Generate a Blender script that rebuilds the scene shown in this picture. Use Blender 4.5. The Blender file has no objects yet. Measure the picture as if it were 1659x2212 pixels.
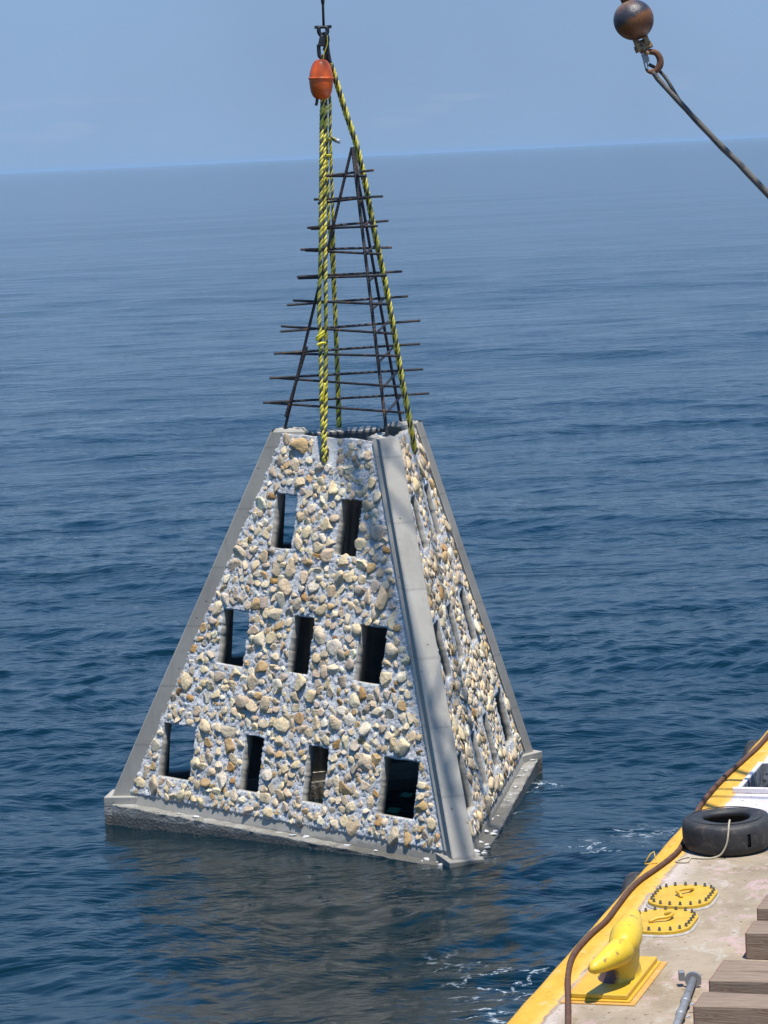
import bpy, math, random
import numpy as np
from mathutils import Vector, Matrix

# ------------------------------------------------------------------ camera
sc = bpy.context.scene
col = sc.collection
PITCH, ROLL, CAMH = 0.1179878, 0.0475831, 8.0924
fwd = Vector((0, math.cos(PITCH), -math.sin(PITCH)))
up0 = Vector((0, math.sin(PITCH), math.cos(PITCH)))
rt0 = Vector((1, 0, 0))
rt = rt0 * math.cos(ROLL) - up0 * math.sin(ROLL)
up = rt0 * math.sin(ROLL) + up0 * math.cos(ROLL)
cd = bpy.data.cameras.new("camera")
cam = bpy.data.objects.new("camera", cd)
col.objects.link(cam)
m = Matrix((rt, up, -fwd)).transposed().to_4x4()
m.translation = Vector((0, 0, CAMH))
cam.matrix_world = m
cd.sensor_fit = 'HORIZONTAL'
cd.sensor_width = 36.0
cd.lens = 36.0 * 6501.07 / 1659.0
cd.clip_start = 0.5
cd.clip_end = 90000
sc.camera = cam

# ------------------------------------------------------------------ world + sun
SUN = Vector((0.112, -0.262, 0.958)).normalized()
w = bpy.data.worlds.new("World"); sc.world = w; w.use_nodes = True
wn = w.node_tree.nodes; wl = w.node_tree.links
bg = wn["Background"]
sky = wn.new("ShaderNodeTexSky"); sky.sky_type = 'NISHITA'; sky.sun_disc = False
sky.sun_elevation = math.asin(SUN.z)
sky.sun_rotation = math.atan2(SUN.x, SUN.y)
sky.altitude = 0; sky.air_density = 0.7; sky.dust_density = 0.15; sky.ozone_density = 4.0
# hazy marine air: the Nishita sky is tinted bluer and fades to an even pale blue low down, with faint cloud tops there
def wnode(t, **k):
    n = wn.new(t)
    for a, b in k.items(): setattr(n, a, b)
    return n
tc = wnode("ShaderNodeTexCoord"); sp = wnode("ShaderNodeSeparateXYZ"); wl.new(tc.outputs["Generated"], sp.inputs[0])
tint = wnode("ShaderNodeMix", data_type='RGBA', blend_type='MULTIPLY'); tint.inputs[0].default_value = 1
wl.new(sky.outputs[0], tint.inputs[6]); tint.inputs[7].default_value = (0.46, 1.20, 1.60, 1)
mr = wnode("ShaderNodeMapRange", interpolation_type='SMOOTHSTEP'); wl.new(sp.outputs[2], mr.inputs[0])
mr.inputs[1].default_value = 0.02; mr.inputs[2].default_value = 0.62; mr.inputs[3].default_value = 1; mr.inputs[4].default_value = 0
low = wnode("ShaderNodeMix", data_type='RGBA'); wl.new(mr.outputs[0], low.inputs[0]); wl.new(tint.outputs[2], low.inputs[6])
SKYK = 0.122
cmap = wnode("ShaderNodeMapping"); wl.new(tc.outputs["Generated"], cmap.inputs[0]); cmap.inputs["Scale"].default_value = (26, 26, 150)
cn = wnode("ShaderNodeTexNoise"); cn.inputs["Scale"].default_value = 1.0; cn.inputs["Detail"].default_value = 6; wl.new(cmap.outputs[0], cn.inputs["Vector"])
cr = wnode("ShaderNodeMapRange"); wl.new(cn.outputs[0], cr.inputs[0]); cr.inputs[1].default_value = .57; cr.inputs[2].default_value = .72; cr.inputs[3].default_value = 0; cr.inputs[4].default_value = .30
cb = wnode("ShaderNodeValToRGB"); wl.new(sp.outputs[2], cb.inputs[0])
for q, (p_, v_) in enumerate(((.006, 0.), (.014, 1.))): cb.color_ramp.elements[q].position = p_; cb.color_ramp.elements[q].color = (v_, v_, v_, 1)
e_ = cb.color_ramp.elements.new(.020); e_.color = (1, 1, 1, 1); e_ = cb.color_ramp.elements.new(.027); e_.color = (0, 0, 0, 1)
cm = wnode("ShaderNodeMath", operation='MULTIPLY'); wl.new(cr.outputs[0], cm.inputs[0]); wl.new(cb.outputs[0], cm.inputs[1])
cl_ = wnode("ShaderNodeMix", data_type='RGBA'); wl.new(cm.outputs[0], cl_.inputs[0])
cl_.inputs[6].default_value = (.194 / SKYK, .295 / SKYK, .455 / SKYK, 1); cl_.inputs[7].default_value = (.31 / SKYK, .36 / SKYK, .49 / SKYK, 1)
un = wnode("ShaderNodeTexNoise"); un.inputs["Scale"].default_value = 7.0; un.inputs["Detail"].default_value = 3; wl.new(tc.outputs["Generated"], un.inputs["Vector"])
ur = wnode("ShaderNodeMapRange"); wl.new(un.outputs[0], ur.inputs[0]); ur.inputs[1].default_value = .3; ur.inputs[2].default_value = .7; ur.inputs[3].default_value = .92; ur.inputs[4].default_value = 1.07
um = wnode("ShaderNodeVectorMath", operation='SCALE'); wl.new(cl_.outputs[2], um.inputs[0]); wl.new(ur.outputs[0], um.inputs["Scale"])
wl.new(um.outputs[0], low.inputs[7])
wl.new(low.outputs[2], bg.inputs[0])
bg.inputs[1].default_value = SKYK
sl = bpy.data.lights.new("sun", 'SUN'); sl.energy = 4.9; sl.angle = math.radians(0.55); sl.color = (1.0, 0.955, 0.89)
sun = bpy.data.objects.new("sun", sl); col.objects.link(sun)
sun.rotation_euler = SUN.to_track_quat('Z', 'Y').to_euler()
sun.location = (0, 0, 60)
sc.view_settings.view_transform = 'Standard'; sc.view_settings.look = 'None'
sc.view_settings.exposure = 0.42; sc.view_settings.gamma = 1.0
try:
    sc.cycles.volume_bounces = 0; sc.cycles.max_bounces = 6; sc.cycles.caustics_reflective = False
    sc.cycles.sample_clamp_indirect = 4.0
except Exception: pass

rng = np.random.default_rng(7); random.seed(7)

# ------------------------------------------------------------------ helpers
def tag(o, label=None, cat=None, group=None, kind=None):
    if label: o["label"] = label
    if cat: o["category"] = cat
    if group: o["group"] = group
    if kind: o["kind"] = kind
    return o
def empty(name, loc=(0, 0, 0), rz=0):
    o = bpy.data.objects.new(name, None); col.objects.link(o)
    o.location = loc; o.rotation_euler = (0, 0, rz); o.empty_display_size = 0.2
    return o
def mesh(name, V, F, mats, parent=None, smooth=False, fm=None, tint=None):
    me = bpy.data.meshes.new(name)
    V = np.asarray(V, dtype=np.float32).reshape(-1, 3)
    if isinstance(F, np.ndarray):
        n, k = F.shape
        me.vertices.add(len(V)); me.vertices.foreach_set("co", V.ravel())
        me.loops.add(n * k); me.loops.foreach_set("vertex_index", F.astype(np.int32).ravel())
        me.polygons.add(n); me.polygons.foreach_set("loop_start", np.arange(0, n * k, k, dtype=np.int32))
        me.polygons.foreach_set("loop_total", np.full(n, k, dtype=np.int32))
        me.update(calc_edges=True)
    else:
        me.from_pydata([tuple(v) for v in V.tolist()], [], F); me.update()
    if not isinstance(mats, (list, tuple)): mats = [mats]
    for mm in mats: me.materials.append(mm)
    if fm is not None: me.polygons.foreach_set("material_index", np.asarray(fm, dtype=np.int32))
    if smooth: me.polygons.foreach_set("use_smooth", np.ones(len(me.polygons), dtype=bool))
    if tint is not None:
        at = me.color_attributes.new("tint", 'FLOAT_COLOR', 'POINT')
        c = np.ones((len(V), 4), dtype=np.float32); c[:, :3] = tint
        at.data.foreach_set("color", c.ravel())
    me.validate()
    o = bpy.data.objects.new(name, me); col.objects.link(o)
    if parent is not None: o.parent = parent
    return o
class MB:
    def __init__(s): s.V = []; s.F = []; s.M = []
    def add(s, V, F, mi=0):
        b = len(s.V); s.V += [tuple(v) for v in V]; s.F += [tuple(i + b for i in f) for f in F]; s.M += [mi] * len(F)
    def build(s, name, mats, parent=None, smooth=False, bevel=0, seg=2):
        o = mesh(name, s.V, s.F, mats, parent, smooth, fm=s.M)
        if bevel:
            b = o.modifiers.new("bevel", 'BEVEL'); b.width = bevel; b.segments = seg; b.limit_method = 'ANGLE'
        return o
def prism(poly, z0, z1, top=None):
    n = len(poly); top = top or poly
    V = [(x, y, z0) for x, y in poly] + [(x, y, z1) for x, y in top]
    F = [tuple(range(n))[::-1], tuple(range(n, 2 * n))] + [(i, (i + 1) % n, n + (i + 1) % n, n + i) for i in range(n)]
    return V, F
def boxv(x0, x1, y0, y1, z0, z1): return prism([(x0, y0), (x1, y0), (x1, y1), (x0, y1)], z0, z1)
def spline(pts, n):
    """Catmull-Rom through the points, n samples evenly by length"""
    P = np.asarray(pts, float)
    if len(P) < 3:
        t = np.linspace(0, 1, n)[:, None]; return P[0] * (1 - t) + P[-1] * t
    Q = np.vstack([2 * P[0] - P[1], P, 2 * P[-1] - P[-2]]); out = []
    for i in range(1, len(Q) - 2):
        for t in np.linspace(0, 1, 24, endpoint=False):
            p0, p1, p2, p3 = Q[i - 1:i + 3]
            out.append(.5 * ((2 * p1) + (-p0 + p2) * t + (2 * p0 - 5 * p1 + 4 * p2 - p3) * t * t + (-p0 + 3 * p1 - 3 * p2 + p3) * t ** 3))
    out.append(P[-1]); out = np.array(out)
    L = np.concatenate([[0], np.cumsum(np.linalg.norm(np.diff(out, axis=0), axis=1))])
    s = np.linspace(0, L[-1], n)
    return np.stack([np.interp(s, L, out[:, k]) for k in range(3)], 1)
def frames(P):
    T = np.gradient(P, axis=0); T /= np.linalg.norm(T, axis=1)[:, None] + 1e-12
    a = np.array([0, 0, 1.]) if abs(T[0][2]) < .9 else np.array([1., 0, 0])
    N = np.zeros_like(P); n = a - T[0] * (a @ T[0]); n /= np.linalg.norm(n)
    for i in range(len(P)):
        n = n - T[i] * (n @ T[i]); n /= np.linalg.norm(n) + 1e-12; N[i] = n
    return T, N, np.cross(T, N)
def tubegeo(P, r, seg=8, sx=1.0):
    P = np.asarray(P, float); n = len(P); T, N, B = frames(P)
    r = np.broadcast_to(np.asarray(r, float), (n,))
    a = np.linspace(0, 2 * np.pi, seg, endpoint=False)
    V = P[:, None] + r[:, None, None] * (np.cos(a)[None, :, None] * N[:, None] * sx + np.sin(a)[None, :, None] * B[:, None])
    V = V.reshape(-1, 3)
    F = [(i * seg + j, i * seg + (j + 1) % seg, (i + 1) * seg + (j + 1) % seg, (i + 1) * seg + j) for i in range(n - 1) for j in range(seg)]
    F += [tuple(range(seg))[::-1], tuple((n - 1) * seg + j for j in range(seg))]
    return V, F
def lathe(prof, seg=32, axis='z', c=(0, 0, 0)):
    V = []; F = []; n = len(prof)
    for r, z in prof:
        for j in range(seg):
            a = 2 * math.pi * j / seg
            p = (r * math.cos(a), r * math.sin(a), z)
            if axis == 'x': p = (p[2], p[0], p[1])
            if axis == 'y': p = (p[0], p[2], p[1])
            V.append((p[0] + c[0], p[1] + c[1], p[2] + c[2]))
    for i in range(n - 1):
        for j in range(seg): F.append((i * seg + j, i * seg + (j + 1) % seg, (i + 1) * seg + (j + 1) % seg, (i + 1) * seg + j))
    return V, F
# gradient noise in numpy
_perm = rng.permutation(512).astype(np.int64); _g = rng.normal(size=(512, 2)); _g /= np.linalg.norm(_g, axis=1)[:, None]
def n2(x, y, seed=0):
    xi = np.floor(x).astype(np.int64); yi = np.floor(y).astype(np.int64); xf = x - xi; yf = y - yi
    def g(a, b, dx, dy):
        h = _perm[(_perm[(a + seed * 37) & 511] + b) & 511]; return _g[h, 0] * dx + _g[h, 1] * dy
    u = xf ** 3 * (xf * (6 * xf - 15) + 10); v = yf ** 3 * (yf * (6 * yf - 15) + 10)
    a = g(xi, yi, xf, yf); b = g(xi + 1, yi, xf - 1, yf); c = g(xi, yi + 1, xf, yf - 1); d = g(xi + 1, yi + 1, xf - 1, yf - 1)
    return (a * (1 - u) + b * u) * (1 - v) + (c * (1 - u) + d * u) * v
def fbm(x, y, oct=4, seed=0):
    s = 0; a = 1.
    for o in range(oct): s = s + a * n2(x * 2 ** o + 13.7 * o, y * 2 ** o - 7.1 * o, seed + o); a *= .5
    return s

# ------------------------------------------------------------------ materials
def newmat(name):
    mt = bpy.data.materials.new(name); mt.use_nodes = True
    nt = mt.node_tree; return mt, nt.nodes, nt.links, nt.nodes["Principled BSDF"]
def noise(N, L, scale, detail=4, rough=.55, vec=None, dist=0):
    n = N.new("ShaderNodeTexNoise"); n.inputs["Scale"].default_value = scale; n.inputs["Detail"].default_value = detail
    n.inputs["Roughness"].default_value = rough; n.inputs["Distortion"].default_value = dist
    if vec is not None: L.new(vec, n.inputs["Vector"])
    return n
def ramp(N, L, src, stops, interp='LINEAR'):
    r = N.new("ShaderNodeValToRGB"); r.color_ramp.interpolation = interp
    e = r.color_ramp.elements
    while len(e) < len(stops): e.new(0.5)
    for k, (p, c) in enumerate(stops):
        e[k].position = p; e[k].color = (c, c, c, 1) if isinstance(c, (int, float)) else (*c, 1)
    L.new(src, r.inputs[0]); return r
def mix(N, L, fac, a, b, mode='MIX'):
    x = N.new("ShaderNodeMix"); x.data_type = 'RGBA'; x.blend_type = mode
    for s, v in ((0, fac), (6, a), (7, b)):
        if isinstance(v, (int, float)): x.inputs[s].default_value = v
        elif isinstance(v, tuple): x.inputs[s].default_value = (*v, 1)
        else: L.new(v, x.inputs[s])
    return x.outputs[2]
def mathn(N, L, op, a, b=None, clamp=False):
    x = N.new("ShaderNodeMath"); x.operation = op; x.use_clamp = clamp
    for s, v in ((0, a), (1, b)):
        if v is None: continue
        if isinstance(v, (int, float)): x.inputs[s].default_value = v
        else: L.new(v, x.inputs[s])
    return x.outputs[0]
def bump(N, L, h, strength, dist, nrm=None):
    b = N.new("ShaderNodeBump"); b.inputs["Strength"].default_value = strength; b.inputs["Distance"].default_value = dist
    L.new(h, b.inputs["Height"])
    if nrm is not None: L.new(nrm, b.inputs["Normal"])
    return b.outputs[0]
def objco(N, scale=None):
    t = N.new("ShaderNodeTexCoord"); return t.outputs["Object"]
def simple(name, c1, c2, scale=6, rough=.7, bs=.3, bd=.01, metal=0, fine=60, c3=None, t3=.62, spec=.5):
    mt, N, L, P = newmat(name); co = objco(N)
    a = noise(N, L, scale, 6, .6, co); r = ramp(N, L, a.outputs[0], [(.35, 0.), (.65, 1.)])
    c = mix(N, L, r.outputs[0], c1, c2)
    if c3:
        b = noise(N, L, scale * 2.3, 5, .65, co, .4); r3 = ramp(N, L, b.outputs[0], [(t3 - .04, 0.), (t3 + .04, 1.)]); c = mix(N, L, r3.outputs[0], c, c3)
    f = noise(N, L, fine, 5, .6, co)
    c = mix(N, L, .25, c, ramp(N, L, f.outputs[0], [(.3, .25), (.7, 1.)]).outputs[0], 'MULTIPLY')
    L.new(c, P.inputs["Base Color"]); P.inputs["Roughness"].default_value = rough; P.inputs["Metallic"].default_value = metal
    P.inputs["Specular IOR Level"].default_value = spec
    if bs: L.new(bump(N, L, f.outputs[0], bs, bd), P.inputs["Normal"])
    return mt
# smooth cast concrete with pores and form marks
def concrete():
    mt, N, L, P = newmat("cast_concrete"); co = objco(N)
    a = noise(N, L, 1.6, 5, .6, co); c = mix(N, L, ramp(N, L, a.outputs[0], [(.3, 0.), (.7, 1.)]).outputs[0], (.325, .300, .252), (.405, .38, .325))
    b = noise(N, L, 9, 5, .6, co, .3); c = mix(N, L, ramp(N, L, b.outputs[0], [(.55, 0.), (.75, .5)]).outputs[0], c, (.30, .29, .27))
    v = N.new("ShaderNodeTexVoronoi"); v.inputs["Scale"].default_value = 9; L.new(co, v.inputs["Vector"])
    pore = ramp(N, L, v.outputs["Distance"], [(.09, 1.), (.14, 0.)])
    sel = noise(N, L, 5, 2, .5, co); sel = ramp(N, L, sel.outputs[0], [(.5, 0.), (.56, 1.)])
    pf = mathn(N, L, 'MULTIPLY', pore.outputs[0], sel.outputs[0])
    c = mix(N, L, mathn(N, L, 'MULTIPLY', pf, .75), c, (.13, .125, .115))
    f = noise(N, L, 70, 4, .6, co)
    c = mix(N, L, .2, c, ramp(N, L, f.outputs[0], [(.3, .4), (.7, 1.)]).outputs[0], 'MULTIPLY')
    mp_ = N.new("ShaderNodeMapping"); L.new(co, mp_.inputs[0]); mp_.inputs["Scale"].default_value = (7, 7, .8)
    sk = noise(N, L, 1.6, 5, .6, mp_.outputs[0], .3); c = mix(N, L, ramp(N, L, sk.outputs[0], [(.52, 0.), (.70, .55)]).outputs[0], c, (.25, .235, .20))
    wl_ = N.new("ShaderNodeTexWave"); wl_.bands_direction = 'Z'; wl_.inputs["Scale"].default_value = .42; wl_.inputs["Distortion"].default_value = .35; wl_.inputs["Detail"].default_value = 2; L.new(co, wl_.inputs["Vector"])
    c = mix(N, L, ramp(N, L, wl_.outputs[0], [(.0, .45), (.006, 0.)]).outputs[0], c, (.20, .19, .17))
    # damp, darker concrete close to the water
    g = N.new("ShaderNodeNewGeometry"); sx = N.new("ShaderNodeSeparateXYZ"); L.new(g.outputs["Position"], sx.inputs[0])
    hz = mathn(N, L, 'ADD', sx.outputs[2], mathn(N, L, 'MULTIPLY', b.outputs[0], -.14))
    wet = ramp(N, L, hz, [(.0, .75), (.035, .0)])
    c = mix(N, L, wet.outputs[0], c, (.17, .16, .135))
    L.new(c, P.inputs["Base Color"]); P.inputs["Roughness"].default_value = .85; P.inputs["Specular IOR Level"].default_value = .3
    hh = mathn(N, L, 'SUBTRACT', mathn(N, L, 'MULTIPLY', f.outputs[0], .25), pf)
    L.new(bump(N, L, hh, .5, .008), P.inputs["Normal"])
    return mt
M_con = concrete()
def mortar():
    mt, N, L, P = newmat("rough_mortar"); co = objco(N)
    a = noise(N, L, 3, 6, .7, co); c = mix(N, L, ramp(N, L, a.outputs[0], [(.35, 0.), (.65, 1.)]).outputs[0], (.66, .655, .635), (.83, .825, .805))
    f = noise(N, L, 38, 8, .75, co, .6); c = mix(N, L, .35, c, ramp(N, L, f.outputs[0], [(.3, .62), (.6, 1.)]).outputs[0], 'MULTIPLY')
    L.new(c, P.inputs["Base Color"]); P.inputs["Roughness"].default_value = .95; P.inputs["Specular IOR Level"].default_value = .2
    L.new(bump(N, L, f.outputs[0], 1.0, .040), P.inputs["Normal"]); return mt
M_mor = mortar()
M_slab = simple('stained_slab_concrete', (.20, .185, .15), (.34, .32, .275), 3.2, .85, 1.0, .03, 0, 26, (.40, .385, .35), .60)
def stone():
    mt, N, L, P = newmat("field_stone"); co = objco(N)
    at = N.new("ShaderNodeAttribute"); at.attribute_name = "tint"
    a = noise(N, L, 11, 5, .65, co); f = noise(N, L, 45, 6, .7, co)
    c = mix(N, L, .55, at.outputs["Color"], ramp(N, L, a.outputs[0], [(.3, (.72, .62, .52)), (.52, (1., .98, .95)), (.72, (1.22, 1.2, 1.18))]).outputs[0], 'MULTIPLY')
    c = mix(N, L, .4, c, ramp(N, L, f.outputs[0], [(.32, .35), (.6, 1.)]).outputs[0], 'MULTIPLY')
    L.new(c, P.inputs["Base Color"]); P.inputs["Roughness"].default_value = .85; P.inputs["Specular IOR Level"].default_value = .3
    h = mathn(N, L, 'ADD', a.outputs[0], mathn(N, L, 'MULTIPLY', f.outputs[0], .5))
    L.new(bump(N, L, h, .8, .03), P.inputs["Normal"]); return mt
M_stn = stone()
M_bar = simple("dark_rebar", (.02, .022, .028), (.05, .042, .038), 5, .6, .6, .01, .3, 90, (.16, .075, .035), .6)
M_steel = simple("dark_steel", (.018, .02, .024), (.045, .045, .045), 12, .5, .3, .005, .5, 60)
M_yrope = simple("yellow_fibre", (.60, .50, .045), (.72, .62, .10), 7, .65, .5, .006, 0, 130, (.50, .33, .05), .63)
M_krope = simple("black_fibre", (.03, .03, .028), (.07, .065, .05), 9, .7, .5, .006, 0, 130)
M_lash = simple("bright_yellow_cord", (.75, .62, .02), (.8, .7, .05), 20, .6, .4, .003)
M_tape = simple("silver_tape", (.5, .52, .55), (.65, .67, .7), 30, .35, .3, .003, .4)
M_buoy = simple("orange_plastic", (.74, .10, .010), (.82, .135, .015), 4, .36, .12, .004, 0, 50, (.5, .07, .03), .66)
M_yel = simple("yellow_paint", (.58, .345, .025), (.66, .41, .035), 4, .45, .35, .006, 0, 26, (.55, .36, .06), .69)
M_rust = simple("rusty_iron", (.10, .042, .022), (.19, .08, .035), 8, .8, .8, .01, .1, 60)
M_wire = simple("rusty_wire_rope", (.085, .04, .022), (.13, .062, .035), 14, .75, .5, .005, .1, 80)
M_bolt = simple("greased_steel_bolt", (.10, .11, .10), (.2, .2, .17), 40, .45, .3, .002, .5)
M_rub = simple("black_rubber", (.018, .018, .019), (.040, .038, .036), 5, .62, .4, .006, 0, 34, (.085, .065, .045), .60)
M_pipe = simple("galvanised_pipe", (.25, .25, .245), (.34, .34, .335), 8, .5, .3, .004, .35, 40, (.2, .17, .14), .68)
M_cord = simple("beige_cord", (.42, .36, .24), (.5, .44, .3), 40, .8, .4, .003)
M_web = simple("worn_grey_webbing", (.085, .078, .066), (.15, .135, .115), 3, .85, .8, .01, 0, 70, (.05, .052, .055), .60)
M_dark = simple("hole_shade", (.03, .03, .033), (.06, .055, .05), 4, .9, .3, .01)
def wood():
    mt, N, L, P = newmat("weathered_timber"); co = objco(N)
    mp = N.new("ShaderNodeMapping"); L.new(co, mp.inputs[0]); mp.inputs["Scale"].default_value = (.6, 9, 9)
    a = noise(N, L, 5, 8, .7, mp.outputs[0], 1.2); b = noise(N, L, 2.2, 4, .6, co)
    c = mix(N, L, ramp(N, L, a.outputs[0], [(.3, 0.), (.7, 1.)]).outputs[0], (.140, .082, .050), (.31, .238, .170))
    c = mix(N, L, ramp(N, L, b.outputs[0], [(.5, 0.), (.68, .45)]).outputs[0], c, (.17, .12, .09))
    crack = ramp(N, L, a.outputs[0], [(.27, 1.), (.31, 0.)]); c = mix(N, L, crack.outputs[0], c, (.05, .04, .03))
    L.new(c, P.inputs["Base Color"]); P.inputs["Roughness"].default_value = .85
    L.new(bump(N, L, a.outputs[0], .7, .012), P.inputs["Normal"]); return mt
M_wood = wood()
M_redend = simple("red_painted_end_grain", (.22, .03, .03), (.3, .06, .05), 9, .8, .5, .006, 0, 50, (.2, .14, .1), .55)

# ------------------------------------------------------------------ water
RP = Matrix(((0.94049490, -0.33892137, 0.02452842), (0.33949856, 0.94026666, -0.02528494), (-0.01449364, 0.03210772, 0.99937932)))
TP = Vector((-0.37229, 36.75289, 0.08285)); S = 1.8

def add_wet(mt, z1=.05, dark=(.10, .092, .075)):
    N = mt.node_tree.nodes; L = mt.node_tree.links; P = N["Principled BSDF"]; src = P.inputs["Base Color"].links[0].from_socket
    g = N.new("ShaderNodeNewGeometry"); sx = N.new("ShaderNodeSeparateXYZ"); L.new(g.outputs["Position"], sx.inputs[0])
    n = noise(N, L, 4, 5, .65, g.outputs["Position"]); hz = mathn(N, L, 'ADD', sx.outputs[2], mathn(N, L, 'MULTIPLY', mathn(N, L, 'SUBTRACT', n.outputs[0], .5), .09))
    r = ramp(N, L, hz, [(z1 * .55, .85), (z1, 0.)]); c = mix(N, L, r.outputs[0], src, dark); L.new(c, P.inputs["Base Color"])
    L.new(mathn(N, L, 'SUBTRACT', .85, mathn(N, L, 'MULTIPLY', r.outputs[0], .6)), P.inputs["Roughness"])
add_wet(M_slab)
def water_mat():
    mt, N, L, P = newmat("sea_water")
    g = N.new("ShaderNodeNewGeometry"); pos = g.outputs["Position"]
    def mp(sx, sy, rz=0):
        x = N.new("ShaderNodeMapping"); L.new(pos, x.inputs[0]); x.inputs["Scale"].default_value = (sx, sy, 1); x.inputs["Rotation"].default_value = (0, 0, rz); return x.outputs[0]
    n1 = noise(N, L, 1.7, 5, .6, mp(1.2, 1.5, .3), .5); n2_ = noise(N, L, 6.5, 5, .65, mp(1.0, 1.2, -.15), .8); n3 = noise(N, L, .30, 5, .65, mp(.8, 1.5, .1), .5)
    nb = bump(N, L, n3.outputs[0], .45, .42)
    nb = bump(N, L, n1.outputs[0], .28, .05, nb); nb = bump(N, L, n2_.outputs[0], .40, .013, nb)
    L.new(nb, P.inputs["Normal"])
    # foam: thin ragged streaks inside a few churned patches
    wv = noise(N, L, 1.3, 4, .6, pos, 1.0)
    vm = N.new("ShaderNodeVectorMath"); vm.operation = 'MULTIPLY_ADD'; L.new(wv.outputs[1], vm.inputs[0]); vm.inputs[1].default_value = (.8, .8, 0); L.new(pos, vm.inputs[2])
    vo = N.new("ShaderNodeTexVoronoi"); vo.feature = 'DISTANCE_TO_EDGE'; vo.inputs["Scale"].default_value = 1.5; L.new(vm.outputs[0], vo.inputs["Vector"])
    st = ramp(N, L, vo.outputs["Distance"], [(.012, 1.), (.05, 0.)])
    fn = noise(N, L, 14, 5, .7, pos); brk = ramp(N, L, fn.outputs[0], [(.47, 0.), (.58, 1.)])
    reg = None
    for (x, y, r, amp) in ((2.3, 34.2, .75, .9), (2.9, 35.2, .6, .6), (1.05, 28.6, .9, .75), (.5, 29.6, .6, .25), (1.0, 27.6, .8, .7), (3.7, 35.3, .7, .5), (1.75, 38.3, .6, .8), (1.25, 36.3, .5, .7), (.75, 34.6, .45, .6)):
        d = N.new("ShaderNodeVectorMath"); d.operation = 'DISTANCE'; L.new(pos, d.inputs[0]); d.inputs[1].default_value = (x, y, 0)
        q = N.new("ShaderNodeMapRange"); q.interpolation_type = 'SMOOTHSTEP'; L.new(d.outputs[1], q.inputs[0])
        q.inputs[1].default_value = r * .35; q.inputs[2].default_value = r; q.inputs[3].default_value = amp; q.inputs[4].default_value = 0
        reg = q.outputs[0] if reg is None else mathn(N, L, 'MAXIMUM', reg, q.outputs[0])
    foam = mathn(N, L, 'MULTIPLY', mathn(N, L, 'MULTIPLY', st.outputs[0], brk.outputs[0]), reg, True)
    base = mix(N, L, foam, (.0012, .0105, .0150), (.55, .62, .66))
    L.new(base, P.inputs["Base Color"])
    L.new(mathn(N, L, 'ADD', mathn(N, L, 'MULTIPLY', foam, .6), .06), P.inputs["Roughness"])
    P.inputs["IOR"].default_value = 1.28
    return mt
M_sea = water_mat()
def build_water():
    # polar grid: fine where the sea is seen close, coarser behind and far out
    fine = np.linspace(-9.5, 9.5, 760)
    side = 9.5 + np.cumsum(np.geomspace(.06, 12, 46)); side = side[side < 176]
    az = np.radians(np.concatenate([-side[::-1], fine, side]))
    r = [4.0]
    while r[-1] < 900:
        r.append(r[-1] + max(.055, r[-1] ** 2 / (8.09 * 3000.)) if r[-1] > 26 else r[-1] + .5)
    r = np.array(r + list(np.geomspace(1000, 42000, 30)))
    A, Rr = np.meshgrid(az, r); X = Rr * np.sin(A); Y = Rr * np.cos(A)
    da = np.gradient(az)[None, :] * Rr; dr = np.gradient(r)[:, None] * np.ones_like(A)
    W = np.zeros_like(X); g = np.random.default_rng(11)
    # slow modulation of the ripple height (cat's-paws)
    modl = 1.0 + .9 * fbm(X * .022 + 5, Y * .05 + 3, 3, 3); modl = np.clip(modl, .35, 1.8)
    lam = np.concatenate([np.geomspace(.22, 1.3, 64), np.geomspace(1.4, 10., 30), np.geomspace(11., 48., 18)])
    for i, l in enumerate(lam):
        th = math.radians(-90 + g.normal(16, 58 if l < .75 else (40 if l < 2 else (28 if l < 10 else 11)))); k = 2 * math.pi / l
        slope = (.0192 if l < .75 else .0150 if l < 1.35 else (.0112 if l < 10.5 else .0040)) * g.uniform(.6, 1.4)
        a = slope / k
        att = np.clip((l / np.maximum(np.abs(dr * math.sin(th)), 1e-9) - 2.2) / 3, 0, 1) * np.clip((l / np.maximum(np.abs(da), 1e-9) - 2.2) / 3, 0, 1)
        if att.max() <= 0: continue
        ph = k * (X * math.cos(th) + Y * math.sin(th)) + g.uniform(0, 6.28)
        s = np.sin(ph)
        W += att * a * (s + .18 * np.cos(2 * ph) * 0) * (modl if l < 3 else 1.0)
    W += .25 * np.maximum(W, 0) ** 1.5
    W *= 1 - .72 * np.exp(-(((X + .1) / 3.2) ** 2 + ((Y - 36.3) / 3.6) ** 2) ** 2)   # calmer round the slab
    W -= W[(np.abs(X + .1) < 2.6) & (np.abs(Y - 36.0) < 2.6)].mean() + .045
    V = np.stack([X, Y, W], -1).reshape(-1, 3)
    nr, na = X.shape; i = np.arange(nr - 1)[:, None] * na + np.arange(na - 1)[None, :]
    F = np.stack([i, i + 1, i + 1 + na, i + na], -1).reshape(-1, 4)[:, ::-1].copy()
    o = mesh("water", V, F, M_sea, None, True)
    tag(o, kind='structure')
    # behind the ring's centre and its open back, nothing is seen from near the camera
build_water()

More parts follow.
